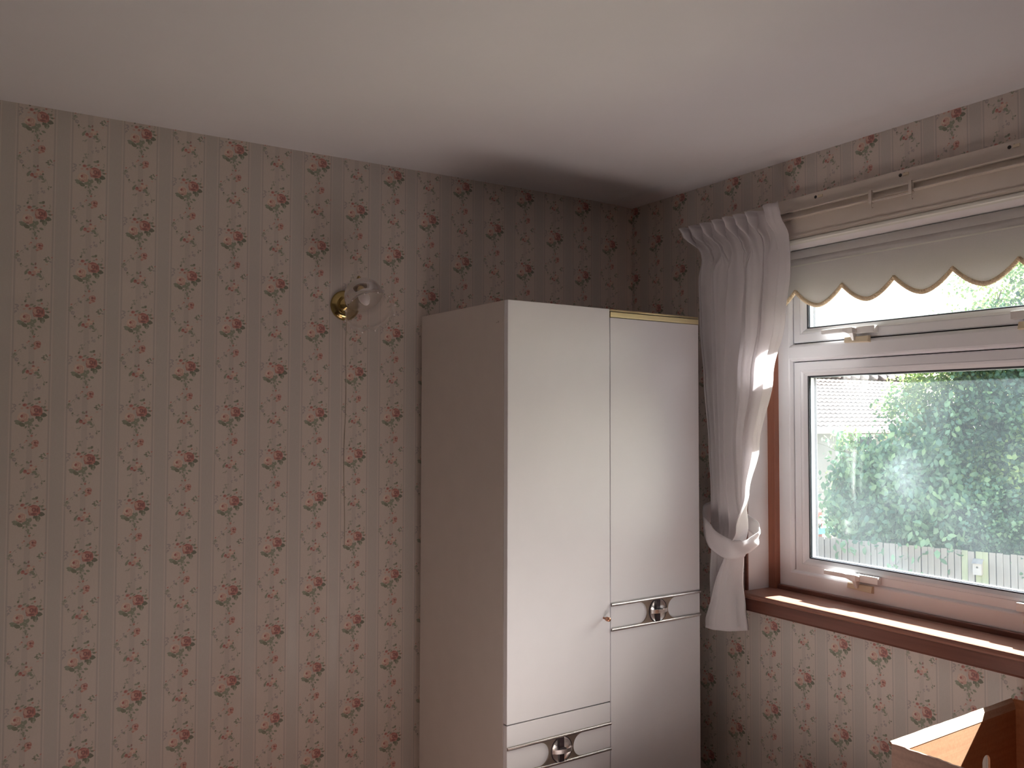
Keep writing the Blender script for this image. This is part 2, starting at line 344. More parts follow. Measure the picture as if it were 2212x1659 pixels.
# ------------------------------------------------------------------ wallpaper print (one repeat of the pattern)
PX, PZ = 0.13006, 0.2629
def make_print():
    V = []; F = []; K = []      # local (u, v) metres, faces, colours
    lay = [0]
    r0 = random.Random(3)
    def put(pts, col, layer):
        o = len(V); V.extend([(x, z, layer) for x, z in pts]); F.append(tuple(range(o, o+len(pts)))); K.append(col)
    def xy(X, Y): return (X-880)/4900.0, -(Y-950)/4412.0
    def blob(X, Y, rx, ry, col, rot=0, layer=1, n=9, jit=0.12):
        x, z = xy(X, Y); c, s = math.cos(rot), math.sin(rot); pts = []
        for i in range(n):
            a = 2*PI*i/n; q = 1+r0.uniform(-jit, jit)
            px, pz = rx/4700*math.cos(a)*q, ry/4700*math.sin(a)*q
            pts.append((x+px*c-pz*s, z+px*s+pz*c))
        put(pts, col, layer)
    def leaf(X, Y, L, Wd, rot, col, layer=1):
        L *= 1.15; Wd *= 1.3
        x, z = xy(X, Y); c, s = math.cos(rot), math.sin(rot); L /= 4700; Wd /= 4700; pts = []
        for px, pz in ((-L, 0), (-L*.45, Wd*.8), (L*.15, Wd), (L*.7, Wd*.55), (L, 0), (L*.7, -Wd*.55), (L*.15, -Wd), (-L*.45, -Wd*.8)):
            pts.append((x+px*c-pz*s, z+px*s+pz*c))
        put(pts, col, layer)
    def sprig(X, Y, n, sp, col, size=13, layer=1):
        for i in range(n):
            leaf(X+r0.uniform(-sp, sp), Y+r0.uniform(-sp*1.2, sp*1.2), size*r0.uniform(.7, 1.2), size*.5*r0.uniform(.7, 1.2), r0.uniform(0, PI), col, layer)
    def vine(pts, col, wd=2.0):
        for (a, b), (c, d) in zip(pts[:-1], pts[1:]):
            x0, z0 = xy(a, b); x1, z1 = xy(c, d); L = math.hypot(x1-x0, z1-z0); nx, nz = -(z1-z0)/L*wd/4700, (x1-x0)/L*wd/4700
            put([(x0+nx, z0+nz), (x1+nx, z1+nz), (x1-nx, z1-nz), (x0-nx, z0-nz)], col, 0)
    G1 = (.115, .165, .09); G2 = (.22, .27, .18); G3 = (.36, .37, .30); GD = (.07, .11, .06); LV = (.40, .36, .37)
    R1 = (.44, .085, .07); RD = (.22, .02, .03); R2 = (.54, .19, .15); P1 = (.66, .40, .33); P2 = (.76, .60, .50); PD = (.42, .05, .05)
    OC = (.50, .40, .22)
    def rose(X, Y, r, base, mid, dark, light):
        r *= 1.12
        blob(X, Y, r, r*.95, base, layer=2, n=11, jit=.12)
        blob(X+r*.42, Y+r*.5, r*.45, r*.34, mid, .5, 3, 8); blob(X-r*.45, Y+r*.45, r*.42, r*.3, mid, -.4, 3, 8)
        blob(X-r*.5, Y-r*.1, r*.3, r*.5, light, .2, 3, 8); blob(X+r*.15, Y-r*.45, r*.5, r*.25, mid, 0, 3, 8)
        blob(X, Y+r*.55, r*.5, r*.16, dark, 0, 4, 7); blob(X+r*.58, Y-r*.02, r*.13, r*.42, dark, 0, 4, 7)
        blob(X, Y-r*.12, r*.36, r*.34, dark, 0, 4, 8); blob(X-r*.02, Y-r*.1, r*.17, r*.2, mid, 0, 5, 6)
        blob(X-r*.28, Y+r*.22, r*.2, r*.1, light, .3, 5, 6)
    # bouquet
    for a in ((750, 1062, 34, 22, .3), (790, 1085, 36, 20, -.5), (730, 1048, 26, 14, -.2), (845, 1060, 34, 18, .8), (880, 1075, 30, 18, -.9), (860, 1030, 30, 16, .1), (905, 1035, 28, 18, 1.2)): leaf(*a, G2 if a[0] != 790 else G1, 1)
    leaf(1032, 972, 38, 22, -.15, GD, 1); leaf(995, 1022, 32, 24, 1.2, G1, 1); leaf(1000, 1020, 24, 8, 1.2, G2, 2); leaf(965, 995, 30, 16, .9, GD, 1)
    leaf(1000, 1045, 16, 12, 1.4, G3, 2)
    leaf(835, 1115, 18, 9, 1.0, G2); leaf(868, 1110, 16, 8, 1.8, G2); leaf(925, 1128, 18, 9, -.7, G2); leaf(960, 1098, 24, 12, -.3, G2); leaf(905, 1090, 16, 9, -.9, G3); leaf(880, 1140, 14, 6, 1.5, G3)
    rose(948, 925, 66, R1, R2, RD, P1)
    rose(806, 1000, 58, P2, P1, P1, (.80, .68, .58)); blob(786, 986, 15, 17, PD, 0, 5); blob(800, 1003, 22, 8, P1, .4, 5); blob(830, 1025, 24, 8, P1, -.4, 4); blob(800, 1046, 16, 9, (.28, .10, .07), 0, 4)
    blob(818, 858, 26, 20, R2, .3, 3); blob(812, 854, 12, 12, PD, 0, 4); blob(850, 893, 24, 17, P1, 0, 3); blob(850, 888, 11, 12, R1, 0, 4); blob(880, 880, 10, 14, P1, 0, 3); blob(786, 895, 18, 12, P1, .2, 2)
    leaf(796, 806, 16, 10, 1.2, G1); leaf(760, 850, 14, 8, .4, G3); leaf(868, 842, 22, 9, .4, G2); leaf(900, 858, 20, 8, .6, G2); leaf(975, 782, 20, 13, .9, G1); leaf(945, 790, 22, 10, .1, G2); leaf(985, 822, 13, 9, .2, R2); leaf(955, 838, 16, 7, .3, G3)
    leaf(1042, 882, 22, 12, .5, G2); leaf(1010, 880, 18, 8, .9, G2); leaf(1058, 920, 20, 9, 0, G1); leaf(1080, 916, 8, 7, 0, R2); leaf(1035, 910, 16, 6, .2, G3); leaf(1065, 878, 8, 6, .2, P1); leaf(1050, 840, 12, 6, .7, G3)
    sprig(840, 735, 9, 26, G3, 13); sprig(800, 770, 4, 14, G3, 12); sprig(700, 880, 9, 26, LV, 13); sprig(690, 935, 4, 14, LV, 11); sprig(660+400, 818, 3, 14, G3, 8)
    vine([(880, 1100), (884, 1160), (902, 1215)], G3)
    sprig(880, 1165, 6, 20, G2, 11); leaf(903, 1216, 15, 11, 1.3, R2); leaf(950, 1208, 15, 5, .8, G3); leaf(860, 1220, 14, 6, -.4, G2); leaf(910, 1190, 12, 6, .9, G2)
    # single rose
    rose(945, 1300, 38, R2, P1, R1, P1); blob(942, 1297, 12, 13, RD, 0, 6); blob(930, 1345, 27, 18, P1, .2, 3); blob(962, 1335, 17, 13, R2, .4, 3); blob(915, 1358, 14, 10, R2, 0, 3)
    leaf(898, 1315, 22, 9, -.3, G2); leaf(880, 1330, 16, 7, .3, G2); blob(845, 1273, 12, 10, R2, 0, 3); blob(828, 1290, 12, 9, P1, 0, 2); leaf(905, 1345, 12, 6, 0, G3)
    sprig(790, 1340, 7, 24, LV, 13); sprig(745, 1385, 4, 16, G3, 9); leaf(805, 1350, 13, 9, 1.3, G2)
    vine([(840, 1320), (780, 1350), (720, 1400), (680, 1440)], G3, 1.5)
    # garland sides (those above the bouquet, one repeat up)
    sprig(690, 290, 8, 22, G3, 16); sprig(712, 325, 7, 18, LV, 14); leaf(695, 228, 12, 7, .6, R2); leaf(690, 262, 14, 8, 1.1, G2); leaf(735, 372, 13, 8, .8, G1); sprig(745, 390, 3, 14, G3, 8)
    sprig(1040, 300, 8, 22, G2, 14); leaf(1050, 270, 17, 8, -1, G2); leaf(1010, 300, 20, 7, .2, G1); leaf(1090, 268, 13, 6, .5, R2); leaf(1075, 320, 18, 9, -.3, LV); leaf(1030, 355, 15, 5, .1, P1)
    vine([(735, 372), (800, 410), (850, 430), (960, 440), (1010, 520), (1030, 590), (1030, 640)], G3, 1.6)
    # small cluster
    blob(918, 438, 36, 28, P2, 0, 2, 10); blob(905, 402, 17, 13, R2, 0, 3); blob(902, 400, 7, 8, PD, 0, 4); blob(938, 450, 18, 8, P1, .3, 3); blob(960, 415, 13, 12, P1, 0, 3); blob(885, 455, 24, 16, P1, 0, 3)
    blob(840, 460, 13, 14, PD, 0, 4); blob(838, 470, 24, 22, R2, 0, 3); blob(874, 492, 18, 12, R1, 0, 4); blob(900, 478, 18, 10, P1, 0, 3)
    leaf(795, 468, 28, 13, 1.2, G2); leaf(812, 440, 20, 9, .7, G2); leaf(858, 362, 15, 9, 1.3, G2); leaf(902, 358, 17, 8, 1.4, (.30, .13, .12)); leaf(875, 370, 14, 7, .2, G2); leaf(958, 445, 17, 12, -.2, G1); leaf(940, 480, 26, 14, .3, G2); leaf(962, 500, 20, 13, -1, G2); leaf(925, 505, 16, 9, 0, LV)
    leaf(988, 520, 20, 10, 1.0, G3); leaf(965, 538, 22, 6, .1, G2); leaf(825, 545, 24, 7, .9, G3); leaf(795, 552, 16, 5, .4, G3); leaf(800, 395, 18, 7, .6, G3)
    sprig(1040, 605, 4, 16, G2, 12); sprig(965, 640, 7, 26, LV, 12); sprig(905, 672, 4, 14, LV, 10); leaf(1060, 590, 14, 5, .6, G1)
    pc = (.66, .585, .535)
    K = [tuple(c[i]*.72+pc[i]*.28 for i in range(3)) for c in K]
    return V, F, K
PV, PF, PK = make_print()
PVA = np.array([[v[0], v[1]] for v in PV]); PLY = np.array([0.0002+0.0002*v[2] for v in PV], float)
for _i, _f in enumerate(PF):
    for _j in _f: PLY[_j] += _i*1.1e-6
def stamp_print(rects, to3):
    """rects: (u0, u1, z0, z1, col0 (centre u of a 'big' column), zphase). returns verts, faces, cols"""
    VV = []; FF = []; CC = []; o = 0
    for (u0, u1, z0, z1, c0, zp) in rects:
        k0 = int(math.floor((u0-c0)/PX))-1; k1 = int(math.ceil((u1-c0)/PX))+1
        for k in range(k0, k1+1):
            cu = c0+k*PX
            if cu < u0-0.07 or cu > u1+0.07: continue
            zph = zp+(0 if k % 2 == 0 else -PZ/2)
            n0 = int(math.floor((z0-zph)/PZ))-1; n1 = int(math.ceil((z1-zph)/PZ))+1
            for n in range(n0, n1+1):
                P = PVA+np.array([cu, zph+n*PZ])
                if P[:, 1].max() < z0 or P[:, 1].min() > z1: continue
                keep = []
                Q = P.copy(); Q[:, 0] = np.clip(Q[:, 0], u0, u1); Q[:, 1] = np.clip(Q[:, 1], z0, z1)
                ins = (P[:, 0] > u0) & (P[:, 0] < u1) & (P[:, 1] > z0) & (P[:, 1] < z1)
                for f, c in zip(PF, PK):
                    if any(ins[i] for i in f): FF.append(tuple(i+o for i in f)); CC.append(c)
                VV.append(np.column_stack([Q, PLY])); o += len(P)
    return np.vstack(VV), FF, CC

def paper_wall(name, rects, to3, extra=None):
    """rects in wall coordinates (u along the wall as seen, z); to3(u, z, depth off wall) -> xyz"""
    P, F, K = stamp_print(rects, to3)
    vs = []; fs = []; uv = []; mi = []; cols = []
    for (u0, u1, z0, z1, c0, zp) in rects:
        o = len(vs)
        for u, z in ((u0, z0), (u1, z0), (u1, z1), (u0, z1)): vs.append(to3(u, z, 0))
        fs.append((o, o+1, o+2, o+3)); mi.append(0); cols += [(1, 1, 1)]*4
        uv += [((u-c0)/PX+0.5, z) for u, z in ((u0, z0), (u1, z0), (u1, z1), (u0, z1))]
    if extra:
        ev, ef, em = extra; o = len(vs); vs += ev
        for f, m in zip(ef, em): fs.append(tuple(i+o for i in f)); mi.append(m); uv += [(0, 0)]*len(f); cols += [(1, 1, 1)]*len(f)
    o = len(vs)
    vs += [to3(u, z, l) for u, z, l in P]
    for f, c in zip(F, K):
        fs.append(tuple(i+o for i in f)); mi.append(1); uv += [(0, 0)]*len(f); cols += [c]*len(f)
    me = bpy.data.meshes.new(name); me.from_pydata(vs, [], fs)
    for m in (M_PAPER, M_PRINT, M_WHITE): me.materials.append(m)
    me.polygons.foreach_set('material_index', mi)
    ul = me.uv_layers.new(name='paper'); ul.data.foreach_set('uv', np.array(uv, np.float32).ravel())
    ca = me.color_attributes.new('print', 'FLOAT_COLOR', 'CORNER')
    cc = np.ones((len(cols), 4), np.float32); cc[:, :3] = cols; ca.data.foreach_set('color', cc.ravel())
    me.update(); o = bpy.data.objects.new(name, me); C.objects.link(o); return o

# ------------------------------------------------------------------ room shell
XL, YF, ZC = -3.35, -3.45, 2.40
YL, YR = -0.578, -1.802        # window opening in the right wall
def toA(u, z, d): return (u, -d, z)
xa, xb, za, zb = XL, 0.0, 0.0, ZC
wb = ([(xa-.1, .1, za), (xb+.21, .1, za), (xb+.21, .1, zb+.1), (xa-.1, .1, zb+.1)], [(0, 1, 2, 3)], [2])
tag(paper_wall('wall_back', [(XL, 0, 0, ZC, -2.0655, 2.367)], toA, wb), 'wall with faded striped wallpaper of rose bouquets behind the wardrobe and wall lamp', kind='structure')
def toB(u, z, d): return (-d, -u, z)      # u = distance from the corner towards the camera
SEAM = 1.003
rb = [(0.0, -YL, 0, ZC, 0.008, 2.372), (-YL, -YR, 2.12, ZC, 0.7905, 2.378), (-YL, SEAM, 0, 0.955, 0.679, 0.897), (SEAM, -YF, 0, 0.955, 1.0705, 0.903), (-YR, -YF, 0.955, ZC, 1.0705, 0.903)]
ev = []; ef = []; em = []
def eb(x0, x1, y0, y1, z0, z1):
    m = MB().box(x0, x1, y0, y1, z0, z1); o = len(ev); ev.extend(m.v); ef.extend([tuple(i+o for i in f) for f in m.f]); em.extend([2]*6)
eb(.0008, .205, .1, YL, 0, 2.5); eb(.0008, .205, YR, YF-.1, 0, 2.5); eb(.0008, .205, YL, YR, 0, .955); eb(.0008, .205, YL, YR, 2.12, 2.5)
tag(paper_wall('wall_right', rb, toB, (ev, ef, em)), 'window wall with the same striped rose wallpaper above and below the window', kind='structure')
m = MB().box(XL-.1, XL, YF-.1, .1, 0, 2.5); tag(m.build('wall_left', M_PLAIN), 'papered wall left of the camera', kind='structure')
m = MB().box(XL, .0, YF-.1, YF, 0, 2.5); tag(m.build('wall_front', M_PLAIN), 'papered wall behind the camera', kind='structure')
m = MB().box(XL-.1, .205, YF-.1, .1, -.1, 0); tag(m.build('floor', M_CARPET), 'carpeted bedroom floor', kind='structure')
m = MB(); prof = [(XL, 2.4), (-.30, 2.4), (-.17, 2.3995), (-.13, 2.3975), (-.09, 2.3985), (-.05, 2.3955), (0.0, 2.393), (.205, 2.393)]
vs = []; fs = []
for x, z in prof:
    vs += [(x, YF, z), (x, .1, z)]
n = len(prof)
for i in range(n-1): fs.append((2*i, 2*i+1, 2*i+3, 2*i+2))
vs += [(XL, YF, 2.52), (XL, .1, 2.52), (.205, YF, 2.52), (.205, .1, 2.52)]
fs += [(2*n, 2*n+2, 2*n+3, 2*n+1), (0, 2*n, 2*n+1, 1), (2*n-2, 2*n-1, 2*n+3, 2*n+2)]
m.add(vs, fs); tag(m.build('ceiling', M_CEIL), 'plain off-white painted ceiling', kind='structure')
for nm, a in (('baseboard_back', (XL, 0, -.015, 0, 0, .1)), ('baseboard_right', (-.015, 0, YF, -.02, 0, .1)), ('baseboard_left', (XL, XL+.015, YF, 0, 0, .1))):
    tag(MB().box(*a).build(nm, M_CREAM, bevel=.004), 'painted skirting board along the wall', kind='structure')

# ------------------------------------------------------------------ window
win = tag(empty('window_1', (0, 0, 0)), 'white double-glazed window with a top light, set in a white reveal lined with red-brown wood', kind='structure')
# plaster reveal skins
MB().box(.0, .104, YL-.004, YL+.002, .985, 2.125).build('reveal', M_WHITE, win)
MB().box(.0, .104, YR-.002, YR+.004, .985, 2.125).build('reveal', M_WHITE, win)
MB().box(.0, .104, YL, YR, 2.119, 2.125).build('reveal', M_WHITE, win)
MB().box(-.004, .004, YL-.006, YL+.004, .998, 2.11).build('corner_bead', M_SILL, win)
# wooden liner
MB().box(.104, .2, YL+.002, -.612, .99, 2.12).build('liner', M_LINER, win, bevel=.002)
MB().box(.104, .2, -1.768, YR-.002, .99, 2.12).build('liner', M_LINER, win, bevel=.002)
MB().box(.110, .2, -.612, -1.768, .96, 1.0125).build('upstand', M_SILL, win, bevel=.003)
def ring(y0, y1, z0, z1, prof, mb, mat=0):
    """mitred picture-frame: y0>y1 outer corners, prof = list of (inset, x)"""
    vs = []; fs = []; n = len(prof)
    for (ys, zs, sy, sz) in ((y0, z0, -1, 1), (y1, z0, 1, 1), (y1, z1, 1, -1), (y0, z1, -1, -1)):
        for ins, x in prof: vs.append((x, ys+sy*ins, zs+sz*ins))
    for c in range(4):
        d = (c+1) % 4
        for i in range(n):
            j = (i+1) % n; fs.append((c*n+i, c*n+j, d*n+j, d*n+i))
    mb.add(vs, fs, mat)
FY0, FY1, FZ0, FZ1 = -.610, -1.770, 1.012, 2.112
m = MB(); ring(FY0, FY1, FZ0, FZ1, [(0, .197), (0, .126), (.045, .126), (.049, .128), (.054, .139), (.054, .197)], m)
m.build('outer_frame', M_UPVC, win)
zt0, zt1 = 1.758, 1.816
m = MB(); pr = [(.139, zt0), (.128, zt0+.006), (.126, zt0+.011), (.126, zt1-.011), (.128, zt1-.006), (.139, zt1), (.197, zt1), (.197, zt0)]
vs = [(x, FY0-.047, z) for x, z in pr]+[(x, FY1+.047, z) for x, z in pr]; n = len(pr)
m.add(vs, [(i, (i+1) % n, (i+1) % n+n, i+n) for i in range(n)]+[tuple(range(n)), tuple(range(n, 2*n))[::-1]])
m.build('transom', M_UPVC, win)
def sash(z0, z1, y0=-.667, y1=-1.713):
    m = MB()
    ring(y0, y1, z0, z1, [(0, .195), (0, .141), (.003, .138), (.027, .138), (.0275, .140), (.0285, .140), (.029, .138), (.036, .141), (.046, .150), (.046, .195)], m)
    s = m.build('sash', M_UPVC, win)
    m = MB(); ring(y0, y1, z0, z1, [(.045, .158), (.045, .1505), (.0495, .1515), (.0495, .158)], m)
    ring(y0, y1, z0, z1, [(.045, .190), (.045, .178), (.0495, .178), (.0495, .190)], m)
    m.build('gasket', M_GASKET, s)
    m = MB(); ring(y0, y1, z0, z1, [(.045, .1595), (.045, .1745), (.0520, .1745), (.0520, .1595)], m)
    m.build('spacer_bar', M_SPACER, s)
    MB().box(.1555, .1585, y0-.043, y1+.043, z0+.043, z1-.043).build('glass_pane', M_GLASS, s)
    MB().box(.1755, .1785, y0-.043, y1+.043, z0+.043, z1-.043).build('glass_pane', M_GLASS2, s)
    # dark rebate gap around the sash
    return s
s_low = sash(1.062, 1.755); s_top = sash(1.820, 2.055)
m = MB(); ring(-.664, -1.716, 1.060, 1.7575, [(0, .165), (0, .150), (.004, .150), (.004, .165)], m); ring(-.664, -1.716, 1.817, 2.0575, [(0, .165), (0, .150), (.004, .150), (.004, .165)], m)
m.build('weather_seal', M_GASKET, win)
def handle(sash_o, yc, zc, sg):
    """lever points away from the centre of the sash by sg, tongue hangs down over the wedge"""
    m = MB(); Y = lambda d: yc+sg*d
    # lever body, tapering, cranked at the pivot
    pts = [(.108, Y(.108), zc+.001), (.108, Y(.05), zc+.002), (.108, Y(.035), zc+.003)]
    vs = []; 
    for (d, h, x0, x1) in ((.112, .0075, .106, .113), (.045, .0085, .105, .114), (.028, .0075, .102, .116), (.012, .012, .104, .124), (-.004, .012, .104, .128), (-.012, .008, .112, .13)):
        z = zc+(.003 if d > .02 else 0)
        vs += [(x0, Y(d), z-h*.8), (x1, Y(d), z-h), (x1, Y(d), z+h), (x0, Y(d), z+h*.8)]
    fs = []
    for i in range(5):
        for j in range(4):
            k = (j+1) % 4; fs.append((i*4+j, i*4+k, i*4+4+k, i*4+4+j))
    fs += [(0, 1, 2, 3), (23, 22, 21, 20)]
    m.add(vs, fs)
    # hanging tongue
    m.add([(.104, Y(.010), zc-.004), (.104, Y(-.006), zc-.004), (.126, Y(-.006), zc-.004), (.126, Y(.010), zc-.004),
           (.112, Y(.002), zc-.032), (.112, Y(-.006), zc-.032), (.123, Y(-.006), zc-.030), (.123, Y(.002), zc-.030)],
          [(0, 1, 2, 3), (4, 7, 6, 5), (0, 4, 5, 1), (1, 5, 6, 2), (2, 6, 7, 3), (3, 7, 4, 0)])
    # lock body
    m.box(.118, .139, Y(-.072), Y(.02), zc-.011, zc+.011)
    T = Matrix.Translation((.1055, Y(.038), zc+.004)) @ Matrix.Rotation(-PI/2, 4, 'Y')
    m.lathe([(.0001, .0005), (.003, .0005), (.003, -.002)], 10, 1, T)
    m.build('window_handle', [M_HARD, M_BLACK], sash_o, bevel=.0012)
    m = MB(); z0, z1 = zc-.040, zc-.018
    m.add([(.127, Y(.038), z0+.004), (.127, Y(-.054), z0), (.127, Y(-.054), z1), (.127, Y(.038), z1),
           (.116, Y(.034), z0+.006), (.113, Y(-.052), z0+.002), (.119, Y(-.052), z1-.001), (.119, Y(.034), z1-.002)],
          [(0, 1, 2, 3), (4, 7, 6, 5), (0, 4, 5, 1), (1, 5, 6, 2), (2, 6, 7, 3), (3, 7, 4, 0)])
    m.build('wedge_plate', M_WEDGE, win, bevel=.001)
handle(s_low, -.915, 1.079, 1); handle(s_low, -1.465, 1.079, -1)
handle(s_top, -.915, 1.842, 1); handle(s_top, -1.465, 1.842, -1)

# sill board
sill = tag(empty('window_sill', (0, 0, 0)), 'red-brown varnished wooden window sill with a rounded front edge', kind='structure')
def extr(prof, y0, y1, name, mat, parent, bevel=0):
    n = len(prof); m = MB(); m.add([(x, y0, z) for x, z in prof]+[(x, y1, z) for x, z in prof], [(i, (i+1) % n, (i+1) % n+n, i+n) for i in range(n)]+[tuple(range(n)), tuple(range(n, 2*n))[::-1]])
    return m.build(name, mat, parent, bevel=bevel)
nose = [(.111, .998), (-.030, .998), (-.036, .9965), (-.040, .992), (-.041, .988), (-.039, .983), (-.034, .980), (.111, .980)]
b = extr(nose, -.585, -1.795, 'sill_board', M_SILLB, sill)
ext = [(x, z) for x, z in nose if x < 0]+[(-.001, .980), (-.001, .998)]
extr(ext, -.572, -.585, 'sill_horn', M_SILLB, sill); extr(ext, -1.795, -1.81, 'sill_horn', M_SILLB, sill)
extr([(-.001, .980), (-.031, .980), (-.031, .945), (-.028, .939), (-.001, .939)], -.576, -1.806, 'apron', M_SILL, sill)

# board above the window, lip, curtain rail
hb = tag(empty('trim_1', (0, 0, 0)), 'cream painted head board above the window with screw holes', kind='structure')
MB().box(-.020, -.0008, -.505, -1.875, 2.130, 2.262).build('board', M_CREAM, hb, bevel=.0025)
extr([(-.0008, 2.117), (-.021, 2.117), (-.0245, 2.1195), (-.0245, 2.1245), (-.0215, 2.1285), (-.0008, 2.1285)], -.505, -1.875, 'lip', M_LIP, hb)
extr([(-.0201, 2.137), (-.0235, 2.138), (-.0235, 2.142), (-.0201, 2.143)], -.505, -1.875, 'bead', M_CREAM, hb)
for y in (-.888, -1.173, -1.472):
    m = MB(); T = Matrix.Translation((-.0195, y, 2.247)) @ Matrix.Rotation(-PI/2, 4, 'Y')
    m.lathe([(.0001, .0012), (.0048, .0012), (.0048, 0)], 12, 0, T)
    T = Matrix.Translation((-.0195, y-.012, 2.249)) @ Matrix.Rotation(-PI/2, 4, 'Y'); m.lathe([(.0001, .0012), (.0034, .0012), (.0034, 0)], 10, 0, T)
    m.build('screw_hole', M_HOLE, hb)
    MB().box(-.0225, -.0198, y-.026, y-.009, 2.243, 2.251).build('broken_clip', M_WEDGE, hb, bevel=.0005)
rail = tag(empty('curtain_rail', (-.02, -1.19, 2.19)), 'thin cream plastic curtain rail on the board above the window, joined in the middle', 'curtain rail')
def railp(y0, y1, name, dx=0):
    pr = [(-.0005, .028), (-.0160-dx, .028), (-.0170-dx, .0265), (-.0165-dx, .0245), (-.0050, .0245), (-.0045, .0065), (-.0165-dx, .0065), (-.0175-dx, .0050), (-.0170-dx, .0030), (-.0005, .0030)]
    n = len(pr); m = MB(); m.add([(x, y0+1.19, z) for x, z in pr]+[(x, y1+1.19, z) for x, z in pr], [(i, (i+1) % n, (i+1) % n+n, i+n) for i in range(n)]+[tuple(range(n)), tuple(range(n, 2*n))[::-1]])
    return m.build(name, M_CREAM, rail)
railp(-.45, -1.15, 'rail_section'); railp(-1.15, -1.86, 'rail_section', .002)
m = MB().box(-.022, -.015, -1.09+1.19, -1.225+1.19, -.006, -.0015); m.build('splice_bar', M_CREAM, rail, bevel=.0008)
for y in (-1.093, -1.217):
    m = MB().box(-.024, -.013, y+1.186, y+1.195, -.008, .029); m.tube([(-.0185, y+1.19, -.006), (-.020, y+1.19, -.018), (-.016, y+1.19, -.023), (-.012, y+1.19, -.018)], .0016, 6)
    m.build('splice_hook', M_CREAM, rail)

# ------------------------------------------------------------------ roller blind
bl = tag(empty('roller_blind', (.045, -1.19, 2.09)), 'rolled-down cream roller blind with a scalloped gold-braided hem inside the window', 'blind')
def lb(p): return (p[0]-.045, p[1]+1.19, p[2]-2.09)
m = MB(); T = Matrix.Translation(lb((.0945, -.60, 2.0945))) @ Matrix.Rotation(PI/2, 4, 'X')
m.lathe([(.024, 0), (.0245, .01), (.0245, 1.17), (.024, 1.18)], 32, 0, T, cap=True); m.build('roller', M_BLIND, bl)
y0, y1 = -.612, -1.768; NU = 520; per = .1780; pk0 = -.7300
def hem(y):
    t = ((pk0-y)/per) % 1.0; q = abs(2*t-1)
    return 1.9290+.054*(q**1.75)
m = MB(); vs = []; fs = []; rows = 10
for i in range(NU+1):
    y = y0+(y1-y0)*i/NU; zb_ = hem(y)
    for j in range(rows+1):
        t = j/rows; z = 2.088+(zb_-2.088)*t
        x = .0720+.006*math.sin(t*PI)*math.sin(i*.019)*.3+.004*t
        vs.append(lb((x, y, z)))
for i in range(NU):
    for j in range(rows): a = i*(rows+1)+j; fs.append((a, a+1, a+rows+2, a+rows+1))
m.add(vs, fs, smooth=True); fb = m.build('fabric', M_BLIND, bl)
so = fb.modifiers.new('thick', 'SOLIDIFY'); so.thickness = .0009
m = MB(); m.box(.0700-.045, .0712-.045, y0+1.19, y1+1.19, 2.062-2.09, 2.0665-2.09); m.build('hem_tape', M_LIP, bl)
m = MB()
path = [(.0755, y0+(y1-y0)*i/900) for i in range(901)]
for ph in (0, PI):
    pts = []; s_ = 0; last = None
    for x, y in path:
        z = hem(y)-.001
        if last: s_ += math.hypot(y-last[0], z-last[1])
        last = (y, z); a = s_*2*PI/.0105+ph
        pts.append(lb((x+.0032*math.cos(a)-.002, y, z+.0032*math.sin(a))))
    m.tube(pts, .0042, 6)
m.build('braid', M_BRAID, bl)

# ------------------------------------------------------------------ curtain
cur = tag(empty('curtain', (-.07, -.60, 2.2)), 'short white gathered curtain tied back at the left of the window', 'curtain')
def lc(p): return (p[0]+.07, p[1]+.60, p[2]-2.2)
def interp(z, keys):     # keys: list of (z, values...) sorted descending
    if z >= keys[0][0]: return keys[0][1:]
    for a, b in zip(keys[:-1], keys[1:]):
        if a[0] >= z >= b[0]:
            t = (a[0]-z)/(a[0]-b[0]); t = t*t*(3-2*t); return tuple(p+(q-p)*t for p, q in zip(a[1:], b[1:]))
    return keys[-1][1:]
#        z      yL     yR     x0     amp   sharp-gather  foldback
ck = [(2.240, -.400, -.812, -.100, .040, 0.0, 0.0),
      (2.200, -.412, -.815, -.092, .032, 0.1, 0.0),
      (2.138, -.446, -.820, -.062, .010, 1.0, 0.0),
      (2.115, -.452, -.823, -.062, .010, 1.0, 0.0),
      (2.040, -.452, -.829, -.070, .024, .3, 0.0),
      (1.880, -.466, -.812, -.076, .030, 0.0, 0.0),
      (1.700, -.488, -.768, -.082, .030, 0.0, 0.0),
      (1.480, -.512, -.715, -.086, .028, 0.0, 0.0),
      (1.330, -.520, -.690, -.088, .024, 0.0, 0.35),
      (1.220, -.518, -.668, -.090, .018, 0.0, 1.0),
      (1.140, -.516, -.650, -.090, .015, 0.0, 1.0),
      (1.040, -.514, -.643, -.090, .020, 0.0, 1.0),
      (.960, -.518, -.650, -.088, .024, 0.0, 1.0),
      (.890, -.518, -.658, -.086, .027, 0.0, 1.0)]
NS = 260; NZ = 120
fold_c = [.02, .10, .205, .295, .40, .50, .585, .70]
def fbody(s):
    a = math.sin(2*PI*5.6*s+.9*math.sin(7*s)+.4); b = math.sin(2*PI*12.3*s+1.3)
    return .80*math.copysign(abs(a)**.65, a)+.20*b
def fhead(s):
    a = math.sin(2*PI*8.2*s+.5*math.sin(11*s)); return math.copysign(abs(a)**.7, a)
def foldfun(s, z=2.0):
    t = max(0, min(1, (z-2.08)/.05)); t = t*t*(3-2*t)
    return fhead(s)*t+fbody(s)*(1-t)
m = MB(); vs = []; fs = []
zs = []
for j in range(NZ+1):
    t = j/NZ; zs.append(t)
